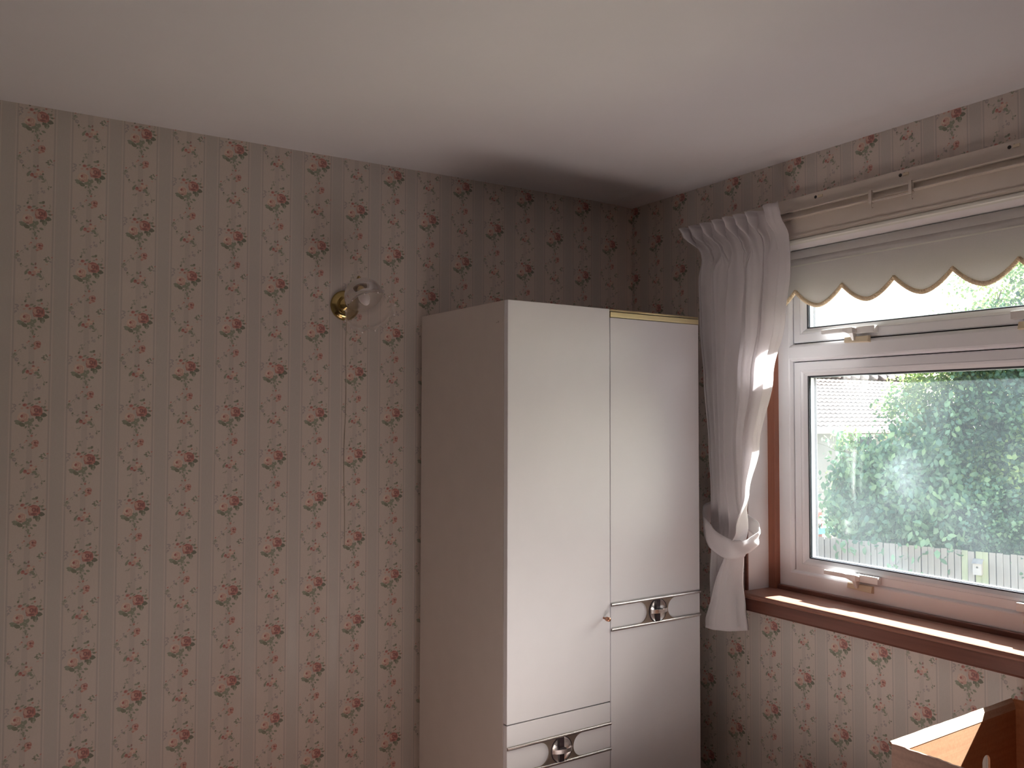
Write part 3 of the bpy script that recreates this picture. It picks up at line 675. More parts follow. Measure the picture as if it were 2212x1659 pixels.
for i in range(NS+1):
    s = i/NS
    flat = max(0, min(1, (s-.84)/.06))
    lenz = .893+.012*math.sin(5*s)+.014*max(0, .5-s)
    top = 2.232-.010*(0.5+.5*fhead(s+.01))*(1-flat)+.008*flat
    for t in zs:
        z = top+(lenz-top)*(t**.92)
        yL, yR, x0, amp, g, fb_ = interp(z, ck)
        yn = yL+(yR-yL)*s
        # folded back leading edge below the tieback
        if s < .66: yf = yL+(yR-yL)*(s/.66); xf = 0
        else:
            q = (s-.66)/.34; tb = max(0, min(1, (1.20-z)/.29)); end = yR+(yL-yR)*(.95*tb)
            yf = yR+(end-yR)*q; xf = -.040*math.sin(min(1, q*1.6)*PI/2)-.012*q
        y = yn*(1-fb_)+yf*fb_
        drift = .15*math.sin(3.1*z+4*s)
        fz = foldfun(s, z); wz = fz*(1-.85*flat*(1-fb_))
        if s >= .66: wz = fz*((1-.85*flat)*(1-fb_)+.12*fb_)
        th_ = max(0, min(1, (z-2.08)/.05))
        c2 = math.cos(2*PI*5.6*s+.9*math.sin(7*s)+.9)*(1-th_)+math.cos(2*PI*8.2*s+.5*math.sin(11*s)+.5)*th_*1.05
        x = x0-amp*(wz+drift*.5*(1-g))+xf*fb_
        x += g*(-.006)*abs(math.sin(2*PI*15*s))*(1-flat)
        y += (yR-yL)*.042*c2*(1-flat)*(1 if s < .66 else 1-fb_)*(1.0-.5*g)
        x = min(x, -.030)
        vs.append(lc((x, y, z)))
for i in range(NS):
    for j in range(NZ): a = i*(NZ+1)+j; fs.append((a, a+1, a+NZ+2, a+NZ+1))
m.add(vs, fs, smooth=True); cf = m.build('cloth', M_CURT, cur)
so = cf.modifiers.new('thick', 'SOLIDIFY'); so.thickness = .0012
# tieback loop: a folded fabric band
tb = [(-.010, -.478, 1.262), (-.045, -.480, 1.256), (-.095, -.490, 1.240), (-.128, -.520, 1.212), (-.142, -.565, 1.180), (-.144, -.612, 1.158), (-.132, -.652, 1.152), (-.100, -.680, 1.166),
      (-.064, -.684, 1.190), (-.044, -.655, 1.212), (-.036, -.600, 1.236), (-.026, -.535, 1.256), (-.010, -.484, 1.268)]
def catmull(P, n):
    out = []; P = [Vector(p) for p in P]
    for i in range(len(P)-1):
        p0 = P[max(i-1, 0)]; p1 = P[i]; p2 = P[i+1]; p3 = P[min(i+2, len(P)-1)]
        for k in range(n):
            t = k/n; out.append(.5*((2*p1)+(-p0+p2)*t+(2*p0-5*p1+4*p2-p3)*t*t+(-p0+3*p1-3*p2+p3)*t**3))
    out.append(P[-1]); return out
tp = catmull(tb, 10); m = MB(); vs = []; fs = []
for i, p in enumerate(tp):
    t = (tp[min(i+1, len(tp)-1)]-tp[max(i-1, 0)]).normalized()
    u_ = i/(len(tp)-1); hw = .036*(.60+.40*max(0, math.sin(min(1, u_*1.75)*PI))**.5 if u_ < .55 else .60)
    outw = Vector((p.x+.085, p.y+.585, 0)); outw.normalize()
    upv = (Vector((0, 0, 1))-t*t.z).normalized()
    for k in range(7):
        q = -1+2*k/6
        c_ = p+upv*(q*hw)+outw*(.006*(1-q*q)+(.008*q if q > 0 else 0)+.002*math.sin(i*.5+k))
        vs.append(lc(c_))
for i in range(len(tp)-1):
    for k in range(6): a = i*7+k; fs.append((a, a+1, a+8, a+7))
m.add(vs, fs, smooth=True); tbk = m.build('tieback', M_CURT, cur); so = tbk.modifiers.new('thick', 'SOLIDIFY'); so.thickness = .003

# ------------------------------------------------------------------ wardrobe
ang = math.radians(1.75)
WB = (-.9225, -.5535)     # front left corner on the floor (door face)
wd = tag(empty('wardrobe', (WB[0], WB[1], 0), ang), 'tall off-white laminate wardrobe with brass top trim and round metal handles in the corner', 'wardrobe')
# local: x along the front, y = depth (0 = door face, positive to the wall), z up
WW, DP, HT = .757, .512, 1.9025
MB().box(0, .018, .021, DP, 0, HT).build('side_panel', M_LAM, wd, bevel=.001)
MB().box(WW-.018, WW, .021, DP, 0, HT).build('side_panel', M_LAM, wd, bevel=.001)
MB().box(.018, WW-.018, .021, DP-.006, HT-.02, HT-.002).build('top_panel', M_LAM, wd)
MB().box(.018, WW-.018, DP-.006, DP, .06, HT-.002).build('back_panel', M_EDGE, wd)
MB().box(.018, WW-.018, .03, DP-.006, .06, .078).build('base_panel', M_LAM, wd)
MB().box(.372, .384, .0225, DP-.006, .078, HT-.02).build('divider', M_LAM, wd)
MB().box(.018, WW-.018, .045, .06, 0, .06).build('plinth', M_LAM, wd)
MB().box(.0165, .0185, .018, .0208, .0, HT-.002).build('edge_strip', M_EDGE, wd)
def P2(u, v, d): return (u, d, v)
def arc(cx, cz, r, a0, a1, n=20): return [(cx+r*math.cos(a0+(a1-a0)*i/n), cz+r*math.sin(a0+(a1-a0)*i/n)) for i in range(n+1)]
def band_handle(parent, u0, u1, zc):
    h = .0415; bw = .0085; c = (u0+u1)/2; r = h-bw; cl = c-.0445-r*.98; cr = c+.0445+r*.98
    out = [(u0, zc+h), (u1, zc+h), (u1, zc+h-bw)]+arc(cr, zc, r, PI/2, 3*PI/2)+[(u1, zc-h+bw), (u1, zc-h), (u0, zc-h), (u0, zc-h+bw)]+arc(cl, zc, r, -PI/2, PI/2)+[(u0, zc+h-bw)]
    out = [p for i, p in enumerate(out) if i == 0 or (abs(p[0]-out[i-1][0])+abs(p[1]-out[i-1][1])) > 1e-6]
    hole = arc(c, zc, .0372, 0, 2*PI, 40)[:-1]
    m = MB(); m.poly(out, [hole], -.0035, .0002, P2); m.build('handle_band', M_BAND, parent, bevel=.0006)
    m = MB()
    for zz in (zc+h-bw/2, zc-h+bw/2):
        for k in range(1):
            n = 10; vs = []
            for x in (u0, u1):
                for i in range(n): a = PI*i/(n-1); vs.append((x, -.0034-.0034*math.sin(a), zz+bw/2*math.cos(a)))
            m.add(vs, [(i, i+1, i+1+n, i+n) for i in range(n-1)]+[tuple(range(n)), tuple(range(n, 2*n))[::-1], (0, n, 2*n-1, n-1)])
    m.build('edge_rail', M_CHROME, parent)
    T = Matrix.Translation((c, 0, zc)) @ Matrix.Rotation(PI/2, 4, 'X')
    m = MB(); m.lathe([(.0001, .0008), (.012, .001), (.024, .0018), (.033, .0034), (.0352, .0050)], 40, 0, T)
    m.lathe([(.0352, .0050), (.0365, .0060), (.0380, .0050), (.0385, .0030)], 40, 1, T)
    m.build('handle_cup', [M_CHROME, M_BLACK], parent)
    m = MB(); m.poly([(c-.0085, zc-.035), (c+.0085, zc-.035), (c+.0085, zc+.035), (c-.0085, zc+.035)], [], -.0062, -.001, P2)
    m.build('handle_slot', M_BLACK, parent, bevel=.001)
    # half-moon grip
    out = [(c-.036, -.002)]+[(c+.036*math.cos(PI-a), -.004-.019*math.sin(a)) for a in [PI*i/18 for i in range(19)]]+[(c+.036, -.002)]
    m = MB(); m.poly(out, [], zc-.0055, zc+.0065, lambda u, v, d: (u, v, d)); m.build('handle_grip', M_CHROME, parent, bevel=.0015)
    m = MB(); out = [(c-.0075, -.0062), (c+.0075, -.0062)]+[(c+.0075*math.cos(a), -.0062-.0115-.006*math.sin(a)) for a in [PI*i/8 for i in range(9)]]
    m.poly(out, [], zc+.0063, zc+.0072, lambda u, v, d: (u, v, d)); m.build('grip_inlay', M_BLACK, parent)
UD = .3755
d1 = MB().box(.0, UD-.0012, 0, .019, .7165, HT).build('door', M_LAMD, wd, bevel=.0012); d1['label'] = 'left door with a small copper knob'
T = Matrix.Translation((.3485, 0, .968)) @ Matrix.Rotation(PI/2, 4, 'X')
m = MB(); m.lathe([(.0032, 0), (.0032, .012), (.0062, .0135), (.0068, .018), (.0066, .026), (.0052, .0285), (.0001, .029)], 18, 0, T); m.build('knob', M_COPPER, d1)
MB().box(UD-.0011, UD+.0018, .006, .02, .06, HT-.004).build('door_gap', M_GAP, wd)
MB().box(.004, UD-.004, .006, .02, .7130, .7170).build('door_gap', M_GAP, wd)
dr = MB().box(.0, UD-.0012, 0, .019, .43, .7135).build('drawer', M_LAMD, wd, bevel=.0012)
band_handle(dr, .0005, UD-.0015, .614)
dr2 = MB().box(.0, UD-.0012, 0, .019, .075, .4265).build('drawer', M_LAMD, wd, bevel=.0012)
band_handle(dr2, .0005, UD-.0015, .30)
d2 = MB().box(UD+.0018, WW, 0, .019, .075, HT-.026).build('door', M_LAMD, wd, bevel=.0012); d2['label'] = 'right door with a round metal handle band'
band_handle(d2, UD+.0022, WW-.0004, .9655)
m = MB(); m.box(UD+.0022, WW, -.0015, .019, HT-.0245, HT-.0085); m.build('brass_trim', M_GOLD, wd, bevel=.001)
m = MB(); m.box(UD+.0025, WW, .001, .019, HT-.0085, HT-.0070, 1)
n = 9; vs = []
for x in (UD+.003, WW):
    for i in range(n): a = PI*i/(n-1); vs.append((x, .004-.0042*math.sin(a), HT-.0035+.0036*math.cos(a)))
m.add(vs, [(i, i+1, i+1+n, i+n) for i in range(n-1)]+[tuple(range(n)), tuple(range(n, 2*n))[::-1]], 0, True)
m.build('brass_trim', [M_GOLD, M_GAP], wd)
# a little scuff on the left side panel
m = MB()
for (a, b_, c_, d_) in ((.055, 1.842, .061, 1.8415), (.045, 1.8415, .050, 1.846), (.050, 1.846, .051, 1.840)):
    m.tube([(-.0002, a, b_), (-.0002, (a+c_)/2, (b_+d_)/2+.0006), (-.0002, c_, d_)], .0004, 5)
m.build('scuff_mark', M_GAP, wd)

# ------------------------------------------------------------------ wall lamp
lamp = tag(empty('wall_lamp', (-1.192, 0, 1.925)), 'brass wall lamp with a frosted scalloped glass shade left of the wardrobe', 'lamp')
T = Matrix.Rotation(PI/2, 4, 'X')
m = MB(); m.lathe([(.047, 0), (.0485, .003), (.048, .006), (.044, .011), (.036, .0165), (.029, .0185), (.024, .0175), (.019, .0185), (.015, .024), (.009, .029), (.0001, .030)], 48, 0, T)
m.build('backplate', M_BRASS, lamp)
arm = catmull([(0, -.020, 0), (0, -.050, -.012), (0, -.078, .004), (0, -.092, .035), (0, -.104, .062), (0, -.114, .076), (0, -.124, .070), (0, -.124, .056)], 8)
m = MB(); m.tube([tuple(p) for p in arm], .0042, 12); m.build('arm', M_BRASS, lamp)
ax = Vector((-.02, -.69, -.72)).normalized()
q = Vector((0, 0, -1)).rotation_difference(ax).to_matrix().to_4x4()
TN = Matrix.Translation((0, -.120, .052)) @ q       # lathe local -Z = along the shade axis
m = MB(); m.lathe([(.0001, .010), (.010, .009), (.016, .004), (.021, -.002), (.0225, -.008), (.0215, -.012)], 32, 0, TN); m.lathe([(.012, -.004), (.012, -.034), (.0105, -.038), (.0001, -.038)], 24, 0, TN)
m.build('shade_holder', M_BRASS, lamp)
def mod(r, z, a, i):
    k = max(0, min(1, (-z-.075)/.045)); return r*(1+.035*k*math.cos(12*a)), z-.0035*k*math.cos(12*a)
SH = 1.10
prof = [(.022, -.004), (.024, -.008), (.033, -.014), (.044, -.024), (.0515, -.038), (.054, -.053), (.0535, -.066), (.052, -.078), (.0535, -.090), (.058, -.102), (.0645, -.113), (.068, -.118)]
prof = [(a*SH, b*SH) for a, b in prof]
m = MB(); m.lathe(prof, 96, 0, None, mod)
sh = m.build('glass_shade', M_SHADE, lamp); sh.matrix_local = TN
bead = None  # pale beads put in as glints along the shade rim
for k in range(12):
    a = 2*PI*k/12; r_, z_ = mod(.0685*SH, -.1185*SH, a, 0)
    if bead is None:
        bead = MB().lathe([(.0001, .0022), (.0016, .0016), (.0022, 0), (.0016, -.0016), (.0001, -.0022)], 8).build('rim_glint', M_OPAL, sh); o = bead
    else: o = bpy.data.objects.new('rim_glint', bead.data); C.objects.link(o); o.parent = sh
    o.location = (r_*math.cos(a), r_*math.sin(a), z_)
m = MB(); m.lathe([(.010, -.036), (.0125, -.042), (.0165, -.052), (.0175, -.062), (.0155, -.075), (.0105, -.087), (.005, -.094), (.0001, -.0965)], 28, 0, TN); m.build('bulb', M_OPAL, lamp)
m = MB(); pts = [(.004, -.003, -.045), (.006, -.0025, -.07), (.004, -.0022, -.12)]+[(.0045+.0025*math.sin(i*.7), -.0022, -.16-.05*i) for i in range(12)]+[(.0065, -.0022, -.765)]
m.tube([tuple(p) for p in catmull(pts, 4)], .0013, 6); m.build('flex_cord', M_FLEX, lamp)

# ------------------------------------------------------------------ bed added unseen to bounce sun indoors; also carries the box
BD = tag(empty('bounce_bed', (-.03, -1.02, 0)), 'low single bed with a pale pinkish cover added unseen to bounce sunlight and hold the box', 'bounce_bed')
M_COVER = simple('bounce_cover', (0.66, 0.56, 0.55), 0.9, var=0.06, scale=12, bump=0.3, bscale=60)
MB().box(-1.95, 0, -.98, 0, .30, .52).build('mattress', M_COVER, BD, bevel=.04, seg=4)
MB().box(-1.95, 0, -.97, -.01, .16, .30).build('bed_base', M_CREAM, BD, bevel=.01)
for x in (-1.9, -.05):
    for y in (-.92, -.06): MB().box(x-.025, x+.025, y-.025, y+.025, 0, .16).build('leg', M_SILL, BD)
# ------------------------------------------------------------------ cardboard box
bo = Vector((-.537, -1.478, .521)); va = Vector((.513, .016, 0)); vb = Vector((.035, -.17, 0)).normalized()*.40
va_n = va.normalized(); vb_n = (vb-va_n*vb.dot(va_n)).normalized()
Bx = tag(empty('cardboard_box', tuple(bo)), 'open-topped brown cardboard box with a hand hole below the window sill', 'box')
Bx.rotation_euler = (0, 0, math.atan2(va_n.y, va_n.x))
# local: x towards the wall, -y towards the camera; the panel at y=0 is the one whose inner face is seen
LA, LB, BH, th = .508, .40, .364, .005
def jag(u0, u1, z, n=26, a=.0012):
    r = random.Random(11); return [(u0+(u1-u0)*i/n, z+(r.uniform(-a, a) if 0 < i < n else 0)) for i in range(n+1)]
stad = lambda cu, cz, hw, r: arc(cu+hw, cz, r, -PI/2, PI/2, 10)+arc(cu-hw, cz, r, PI/2, 3*PI/2, 10)
m = MB(); m.poly([(0, .0), (LA, 0)]+jag(LA, 0, BH-.02), [[(.364+.0175*math.cos(t_), .214+.0175*math.sin(t_)+(.03 if math.sin(t_) > 0 else -.03)) for t_ in [2*PI*(i_+.5)/24 for i_ in range(24)]]], 0, th, lambda u, v, d: (u, -d, v), 0)
m.build('side', [M_CARD], Bx)
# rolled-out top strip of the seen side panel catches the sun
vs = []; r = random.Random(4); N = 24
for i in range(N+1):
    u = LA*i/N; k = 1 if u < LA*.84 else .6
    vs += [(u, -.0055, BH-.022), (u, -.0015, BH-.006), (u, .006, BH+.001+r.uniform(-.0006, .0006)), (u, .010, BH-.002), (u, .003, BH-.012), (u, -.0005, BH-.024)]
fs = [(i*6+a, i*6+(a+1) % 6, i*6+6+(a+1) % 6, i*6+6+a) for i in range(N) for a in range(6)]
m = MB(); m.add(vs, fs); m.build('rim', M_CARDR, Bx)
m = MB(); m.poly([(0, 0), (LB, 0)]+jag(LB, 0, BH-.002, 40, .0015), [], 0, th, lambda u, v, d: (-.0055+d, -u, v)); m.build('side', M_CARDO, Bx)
m = MB(); m.poly([(0, 0), (LB, 0)]+jag(LB, 0, BH+.002, 30), [], 0, th, lambda u, v, d: (LA-d, -u, v)); m.build('side', M_CARD, Bx)
m = MB(); m.poly([(0, 0), (LA, 0)]+jag(LA, 0, BH), [stad(.25, .224, .03, .016)], 0, th, lambda u, v, d: (u, -LB-d, v)); m.build('side', M_CARD, Bx)
MB().box(0, LA, -.005, -LB, .002, .008).build('bottom', M_CARD, Bx)
MB().box(.133, .207, -.0002, -.0016, .03, BH-.035).build('glue_flap', M_CARD, Bx)
MB().box(.1315, .1335, -.0002, -.0032, .03, BH-.035).build('flap_crease', M_CARDR, Bx)

# ------------------------------------------------------------------ outside: ground, fence, bird box
GZ = -2.6
tag(MB().box(.4, 70, -45, 60, GZ-.2, GZ).build('lawn', M_GRASS), 'grass ground outside the window', kind='structure')
fa = Vector((12.262, 8.964, 0)); fbv = Vector((13.348, 5.431, 0)); fd = (fbv-fa).normalized()
fang = math.atan2(fd.y, fd.x)
FN = tag(empty('garden_fence', (fa.x, fa.y, GZ), fang), 'weathered vertical board garden fence seen through the lower pane', 'fence')
bt = bpy.data.meshes.new('board')
def board_mesh(mat, h):
    m = MB(); m.box(-.0495, .0495, -.009, .009, .03, h); o = m.build('board', mat); me = o.data; bpy.data.objects.remove(o); return me
bms = [board_mesh(M_BOARD, 1.8), board_mesh(M_BOARD, 1.79), board_mesh(M_BOARDG, 1.8), board_mesh(M_BOARD, 1.805)]
pitch = .1125
for i in range(-24, 72):
    u = i*pitch; g = 24 <= i <= 27 and i != 25
    me = bms[2] if (g or i == 33) else bms[(i*7) % 2*3 if i % 5 else 1]
    o = bpy.data.objects.new('board', me); C.objects.link(o); o.parent = FN
    o.location = (u+pitch/2, -.012*(i % 2), 0); o.rotation_euler = (0, random.uniform(-.004, .004), 0)
MB().box(-24*pitch, 72*pitch, .0105, .0135, .05, 1.76).build('gap_shade_sheet', M_GAP, FN)  # added dark sheet that paints shadow lines between the boards
for z in (.35, 1.0, 1.6):
    MB().box(-24*pitch, 72*pitch, .0135, .05, z, z+.07).build('rail', M_BOARD, FN)
for i in range(-24, 73, 16): MB().box(i*pitch-.05, i*pitch+.05, .03, .12, 0, 1.78).build('post', M_BOARD, FN)
# bird box hangs on the fence (its face towards the house)
nrm = Vector((-fd.y, fd.x, 0)); 
if nrm.dot(Vector((-1, -1, 0))) < 0: nrm = -nrm
ubb = 2.985; bbp = fa+fd*ubb
BB = tag(empty('bird_box', (bbp.x, bbp.y, GZ+1.40), fang), 'small pale wooden bird box with a round hole hung on the garden fence', 'bird box')
sgn = -1 if nrm.dot(Vector((-math.sin(fang), math.cos(fang), 0))) < 0 else 1
s_ = sgn
m = MB(); out = [(-.07, 0), (.07, 0), (.07, .20), (-.07, .20)]; m.poly(out, [arc(0, .135, .018, 0, 2*PI, 14)[:-1]], s_*.115, s_*.13, lambda u, v, d: (u, d, v)); m.build('front', M_BOX, BB)
m = MB(); m.add([(-.07, s_*.024, 0), (-.07, s_*.115, 0), (-.07, s_*.115, .2), (-.07, s_*.024, .25), (.07, s_*.024, 0), (.07, s_*.115, 0), (.07, s_*.115, .2), (.07, s_*.024, .25)], [(0, 1, 2, 3), (4, 7, 6, 5), (0, 4, 5, 1), (0, 3, 7, 4)]); m.build('body', M_BOX, BB)
m = MB(); m.add([(-.085, s_*.02, .262), (.085, s_*.02, .262), (.085, s_*.16, .192), (-.085, s_*.16, .192), (-.085, s_*.02, .275), (.085, s_*.02, .275), (.085, s_*.16, .205), (-.085, s_*.16, .205)], [(0, 3, 2, 1), (4, 5, 6, 7), (0, 1, 5, 4), (1, 2, 6, 5), (2, 3, 7, 6), (3, 0, 4, 7)]); m.build('lid', M_BOARD, BB)

# ------------------------------------------------------------------ neighbour's house
H = tag(empty('house', (13.0, 12.0, GZ)), 'pale rendered house with a pinkish tiled roof behind the fence', 'house')
EZ = 1.36-GZ; HL = 15.0
m = MB(); m.box(0, HL, 0, 5.2, 0, EZ-.1)
m.add([(0, 0, EZ-.1), (0, 5.2, EZ-.1), (0, 2.6, EZ+1.45), (HL, 0, EZ-.1), (HL, 5.2, EZ-.1), (HL, 2.6, EZ+1.45)], [(0, 1, 2), (3, 5, 4)])
m.build('wall', M_RENDER, H)
slope = math.atan2(1.47, 2.75); rl = 3.15; nrow = 14; ex = rl/nrow
def course(k, back=False):
    m = MB(); NXX = 360; vs = []; fs = []; x0, x1 = -.25, HL+.25
    for i in range(NXX+1):
        x = x0+(x1-x0)*i/NXX; wv = .020*math.cos(2*PI*x/.21)
        for (d, lift) in ((k*ex, .055), (k*ex, .030), ((k+1.1)*ex, .012)):
            a = (-.3+d*math.cos(slope), EZ-.13+d*math.sin(slope)+lift+wv*(1 if lift != .012 else .8))
            y = a[0] if not back else 5.2-a[0]
            vs.append((x, y, a[1]))
    for i in range(NXX):
        o = i*3; fs += [(o, o+3, o+4, o+1), (o, o+2, o+5, o+3)]
    m.add(vs, fs); return m
for k in range(nrow): course(k).build('tile_course', M_TILE, H, calc=False)
for k in range(0, nrow, 1): course(k, True).build('tile_course', M_TILE, H, calc=False)
m = MB()
for i in range(34):
    x = -.2+i*.455; T = Matrix.Translation((x, 2.6, EZ+1.505)) @ Matrix.Rotation(PI/2, 4, 'Y'); m.lathe([(.11, 0), (.12, .44)], 12, 0, T, cap=True)
m.build('ridge', M_TILE, H)
m = MB(); m.tube([(-.25, -.36, EZ-.12), (HL+.25, -.36, EZ-.12)], .06, 10); m.box(-.25, HL+.25, -.32, -.29, EZ-.18, EZ-.04); m.build('gutter', M_GUTTER, H)
m = MB(); m.tube([(4.45, -.36, EZ-.15), (4.45, -.08, EZ-.45), (4.45, -.08, .1)], .045, 8); m.build('downpipe', M_GUTTER, H)
wf = MB(); wf.box(4.75, 5.55, -.03, .02, EZ-1.45, EZ-.22); wo = wf.build('window', M_GUTTER, H)
MB().box(4.82, 5.12, -.04, -.031, EZ-1.38, EZ-.29).build('pane', M_DGLASS, wo); MB().box(5.17, 5.48, -.04, -.031, EZ-1.38, EZ-.29).build('pane', M_DGLASS, wo)
m = MB(); m.box(2.2, 2.75, 2.4, 2.9, EZ+1.3, EZ+1.95); m.lathe([(.09, EZ+1.95), (.08, EZ+2.12)], 12, 0, Matrix.Translation((2.48, 2.65, 0)), cap=True); m.build('chimney', M_TILE, H)

# ------------------------------------------------------------------ trees and shrubs
def leaves(name, blobs, n, size, mat, parent, shell=.75, droop=.35, seed=1, org=(0, 0, 0), long=1.0):
    r = np.random.default_rng(seed)
    wts = np.array([b[3]*b[4] for b in blobs]); wts = wts/wts.sum()
    cnt = r.multinomial(n, wts); P = []
    for b, c in zip(blobs, cnt):
        d = r.normal(size=(c, 3)); d /= np.linalg.norm(d, axis=1)[:, None]
        lump = 1+.26*np.sin(d[:, 0]*7+b[0]*3)*np.sin(d[:, 1]*6+b[1]*2)*np.cos(d[:, 2]*5+1)
        rad = (shell+(1-shell)*r.random(c)**.5)*lump
        P.append(np.array(b[:3])+d*rad[:, None]*np.array([b[3], b[3], b[4]]))
    P = np.vstack(P)-np.array(org); N = len(P)
    # clustered twigs: pull leaves towards twig centres
    k = max(1, N//34); cen = P[r.integers(0, N, k)]; idx = r.integers(0, k, N)
    tw = r.normal(size=(k, 3))*.5; tw[:, 2] = -np.abs(tw[:, 2])*droop*2
    tpar = r.random(N)-.5
    Pc = cen[idx]+tw[idx]*tpar[:, None]*(size*13)+r.normal(size=(N, 3))*size*1.1
    a = r.normal(size=(N, 3)); a[:, 2] -= droop*1.6; a /= np.linalg.norm(a, axis=1)[:, None]
    b2 = r.normal(size=(N, 3)); b2 -= a*(a*b2).sum(1)[:, None]; b2 /= np.linalg.norm(b2, axis=1)[:, None]
    nn = np.cross(a, b2); L = size*r.uniform(.7, 1.35, N)[:, None]*long; Wd = L*r.uniform(.26, .40, N)[:, None]/long**.7
    v = np.stack([Pc-a*L*.5, Pc-a*L*.12+b2*Wd+nn*Wd*.3, Pc+a*L*.22+b2*Wd*.75+nn*Wd*.25, Pc+a*L*.5-nn*Wd*.3, Pc+a*L*.22-b2*Wd*.75+nn*Wd*.25, Pc-a*L*.12-b2*Wd+nn*Wd*.3], 1).reshape(-1, 3)
    me = bpy.data.meshes.new(name); me.vertices.add(6*N); me.vertices.foreach_set('co', v.astype(np.float32).ravel())
    tri = np.arange(N)[:, None]*6+np.array([[0, 1, 5, 1, 2, 5, 2, 4, 5, 2, 3, 4]]); tri = tri.reshape(-1)
    me.loops.add(len(tri)); me.loops.foreach_set('vertex_index', tri.astype(np.int32))
    me.polygons.add(4*N); me.polygons.foreach_set('loop_start', (np.arange(4*N)*3).astype(np.int32)); me.polygons.foreach_set('loop_total', np.full(4*N, 3, np.int32))
    me.update(calc_edges=True); me.materials.append(mat)
    ca = me.color_attributes.new('tone', 'FLOAT_COLOR', 'POINT'); tone = np.repeat(np.clip(r.random(N)*.35+.75*(r.random(k)**1.6)[idx], 0, 1), 6)  # clump tones put shade contrast into the leaf colour
    cc = np.ones((6*N, 4), np.float32); cc[:, 0] = tone; ca.data.foreach_set('color', cc.ravel())
    o = bpy.data.objects.new(name, me); C.objects.link(o); o.parent = parent; o['kind'] = 'stuff'; return o
def branches(parent, org, targets, r0=.12, mat=M_BARK, seed=1):
    r = random.Random(seed); m = MB(); zt = min(t[2] for t in targets)
    top = Vector((0, 0, max(.6, (sum(t[2] for t in targets)/len(targets)-org[2])*.55)))
    m.tube([(0, 0, 0), tuple(top*.5+Vector((.08, .05, 0))), tuple(top)], [r0, r0*.8, r0*.6], 8)
    for t in targets:
        e = Vector(t)-Vector(org); s = top*r.uniform(.55, 1.0); mid = (s+e)/2+Vector((r.uniform(-.3, .3), r.uniform(-.3, .3), r.uniform(0, .4)))
        m.tube([tuple(p) for p in catmull([tuple(s), tuple(mid), tuple(e)], 4)], [r0*.4*(1-i/9.5) for i in range(9)], 6)
        for k in range(5):
            q = s.lerp(e, r.uniform(.4, 1)); f = q+Vector((r.uniform(-1, 1), r.uniform(-1, 1), r.uniform(-.2, .9)))*.7
            m.tube([tuple(q), tuple((q+f)/2+Vector((0, 0, .06))), tuple(f)], [r0*.12, r0*.08, r0*.04], 5)
    return m.build('branches', mat, parent)
def tree(name, label, cat, org, blobs, n, size, mat, seed, extra=None, group=None, **kw):
    e = tag(empty(name, org), label, cat, group); branches(e, org, [b[:3] for b in blobs], .05+.02*max(b[3] for b in blobs), seed=seed)
    leaves('foliage', blobs, n, size, mat, e, seed=seed, org=org, **kw)
    if extra: leaves('second_foliage', *extra, e, seed=seed+50, org=org, **kw)  # second leaf colour in its own clumps
    return e
# dark tree filling the right of the window
tree('dark_tree', 'large dark green tree filling the right of the window view', 'tree', (15.6, 6.2, GZ),
     [(15.9, 6.6, 1.6, 1.7, 1.7), (16.3, 6.2, 2.9, 1.6, 1.2), (15.5, 5.2, 1.0, 1.8, 1.9), (15.2, 7.2, .6, 1.2, 1.2), (16.0, 4.2, 2.2, 1.9, 1.9), (15.6, 6.6, -.6, 1.5, 1.2)],
     60000, .095, M_LEAF3, 3)
# lighter spreading tree in front of it
tree('spreading_tree', 'light green airy tree with arching branches over the tiled roof', 'tree', (15.4, 8.0, GZ),
     [(15.2, 7.9, 2.15, .85, .65), (14.9, 8.5, 1.75, .55, .45), (15.6, 7.3, 2.8, .9, .6), (15.4, 7.6, 1.3, .9, .6), (15.0, 8.3, 1.15, .6, .4), (15.0, 8.75, 2.35, .28, .22), (15.8, 6.5, 3.5, 1.1, .5), (15.6, 6.9, 4.35, .85, .5), (15.9, 5.8, 4.5, 1.1, .8), (15.3, 8.0, 3.8, .3, .2)],
     10500, .085, M_LEAF1, 8, ([(14.9, 8.3, 1.25, .7, .35), (15.0, 8.0, 1.9, .9, .5), (15.3, 7.3, 2.7, 1.0, .5), (15.1, 7.4, 1.0, .7, .35)], 3800, .085, M_LEAF4))
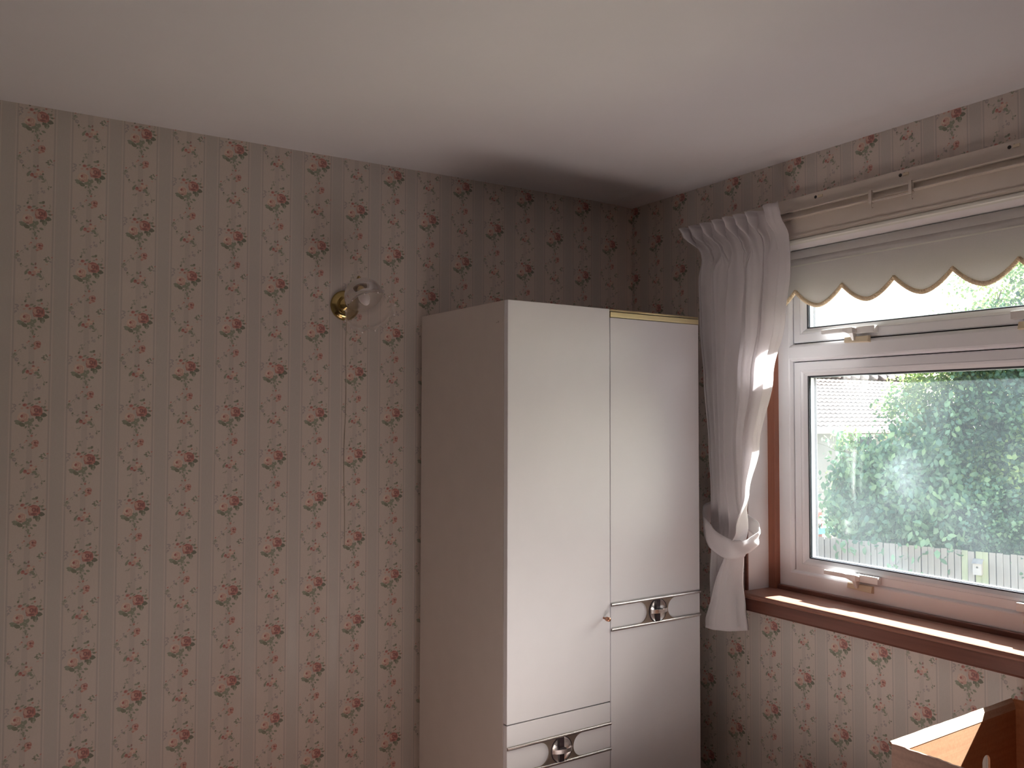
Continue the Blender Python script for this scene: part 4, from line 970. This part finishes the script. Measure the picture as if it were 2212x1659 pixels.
# bushy shrub with long leaves behind the fence
tree('long_leaved_shrub', 'blue-green long-leaved shrub spilling over the middle of the fence', 'shrub', (13.5, 7.7, GZ),
     [(13.3, 8.35, -.15, .58, .62), (13.5, 8.0, .15, .62, .50), (13.7, 7.4, .15, .80, .75), (13.2, 8.60, -.50, .42, .36), (13.5, 7.9, -.35, .70, .50), (13.6, 7.2, -.35, .60, .45)],
     24000, .105, M_LEAF2, 12, droop=.8, long=1.3)
tree('upright_sprig', 'pale thin sapling sticking up beside the gable wall', 'shrub', (13.35, 9.05, GZ),
     [(13.40, 8.98, .75, .16, .30), (13.38, 9.0, 1.05, .13, .22), (13.35, 8.9, .35, .22, .28), (13.42, 8.85, .8, .12, .25)], 420, .09, M_LEAF1, 15, long=1.3)
tree('low_shrub', 'low dark green shrub above the right end of the fence', 'shrub', (13.9, 6.2, GZ),
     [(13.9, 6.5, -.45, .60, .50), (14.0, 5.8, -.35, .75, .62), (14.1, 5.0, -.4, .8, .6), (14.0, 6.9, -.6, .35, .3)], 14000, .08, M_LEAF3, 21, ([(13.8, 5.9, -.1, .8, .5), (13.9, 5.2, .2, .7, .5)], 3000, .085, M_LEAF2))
tree('broad_leaved_bush', 'rounded mid green bush in front of the dark tree', 'shrub', (14.3, 6.7, GZ),
     [(14.3, 6.9, .25, .60, .55), (14.5, 6.2, .45, .80, .60), (14.4, 5.4, .7, .9, .7)], 8000, .09, M_LEAF1, 25)
# blue padded play frame edge beyond the fence
TR = tag(empty('play_frame', (13.3, 10.0, GZ)), 'blue edged play frame with white rails just behind the left of the fence', 'play equipment')
m = MB(); m.box(-.4, .9, -.03, .03, 1.62, 1.76); m.build('pad', M_BLUE, TR, bevel=.01)
for i in range(8): MB().box(-.38+i*.17, -.355+i*.17, -.015, .015, 1.76, 1.86).build('baluster', M_GUTTER, TR)
MB().box(-.4, .9, -.02, .02, 1.86, 1.885).build('rail', M_GUTTER, TR)
for x in (-.38, .25, .86): MB().box(x, x+.04, -.02, .02, 0, 2.25).build('leg', M_GUTTER, TR)
MB().box(-.4, .9, -.015, .015, 2.235, 2.26).build('rail', M_GUTTER, TR)
m = MB(); m.box(.36, .62, .05, .3, 0, 2.12); m.build('slide_seat', M_RED, TR, bevel=.02)
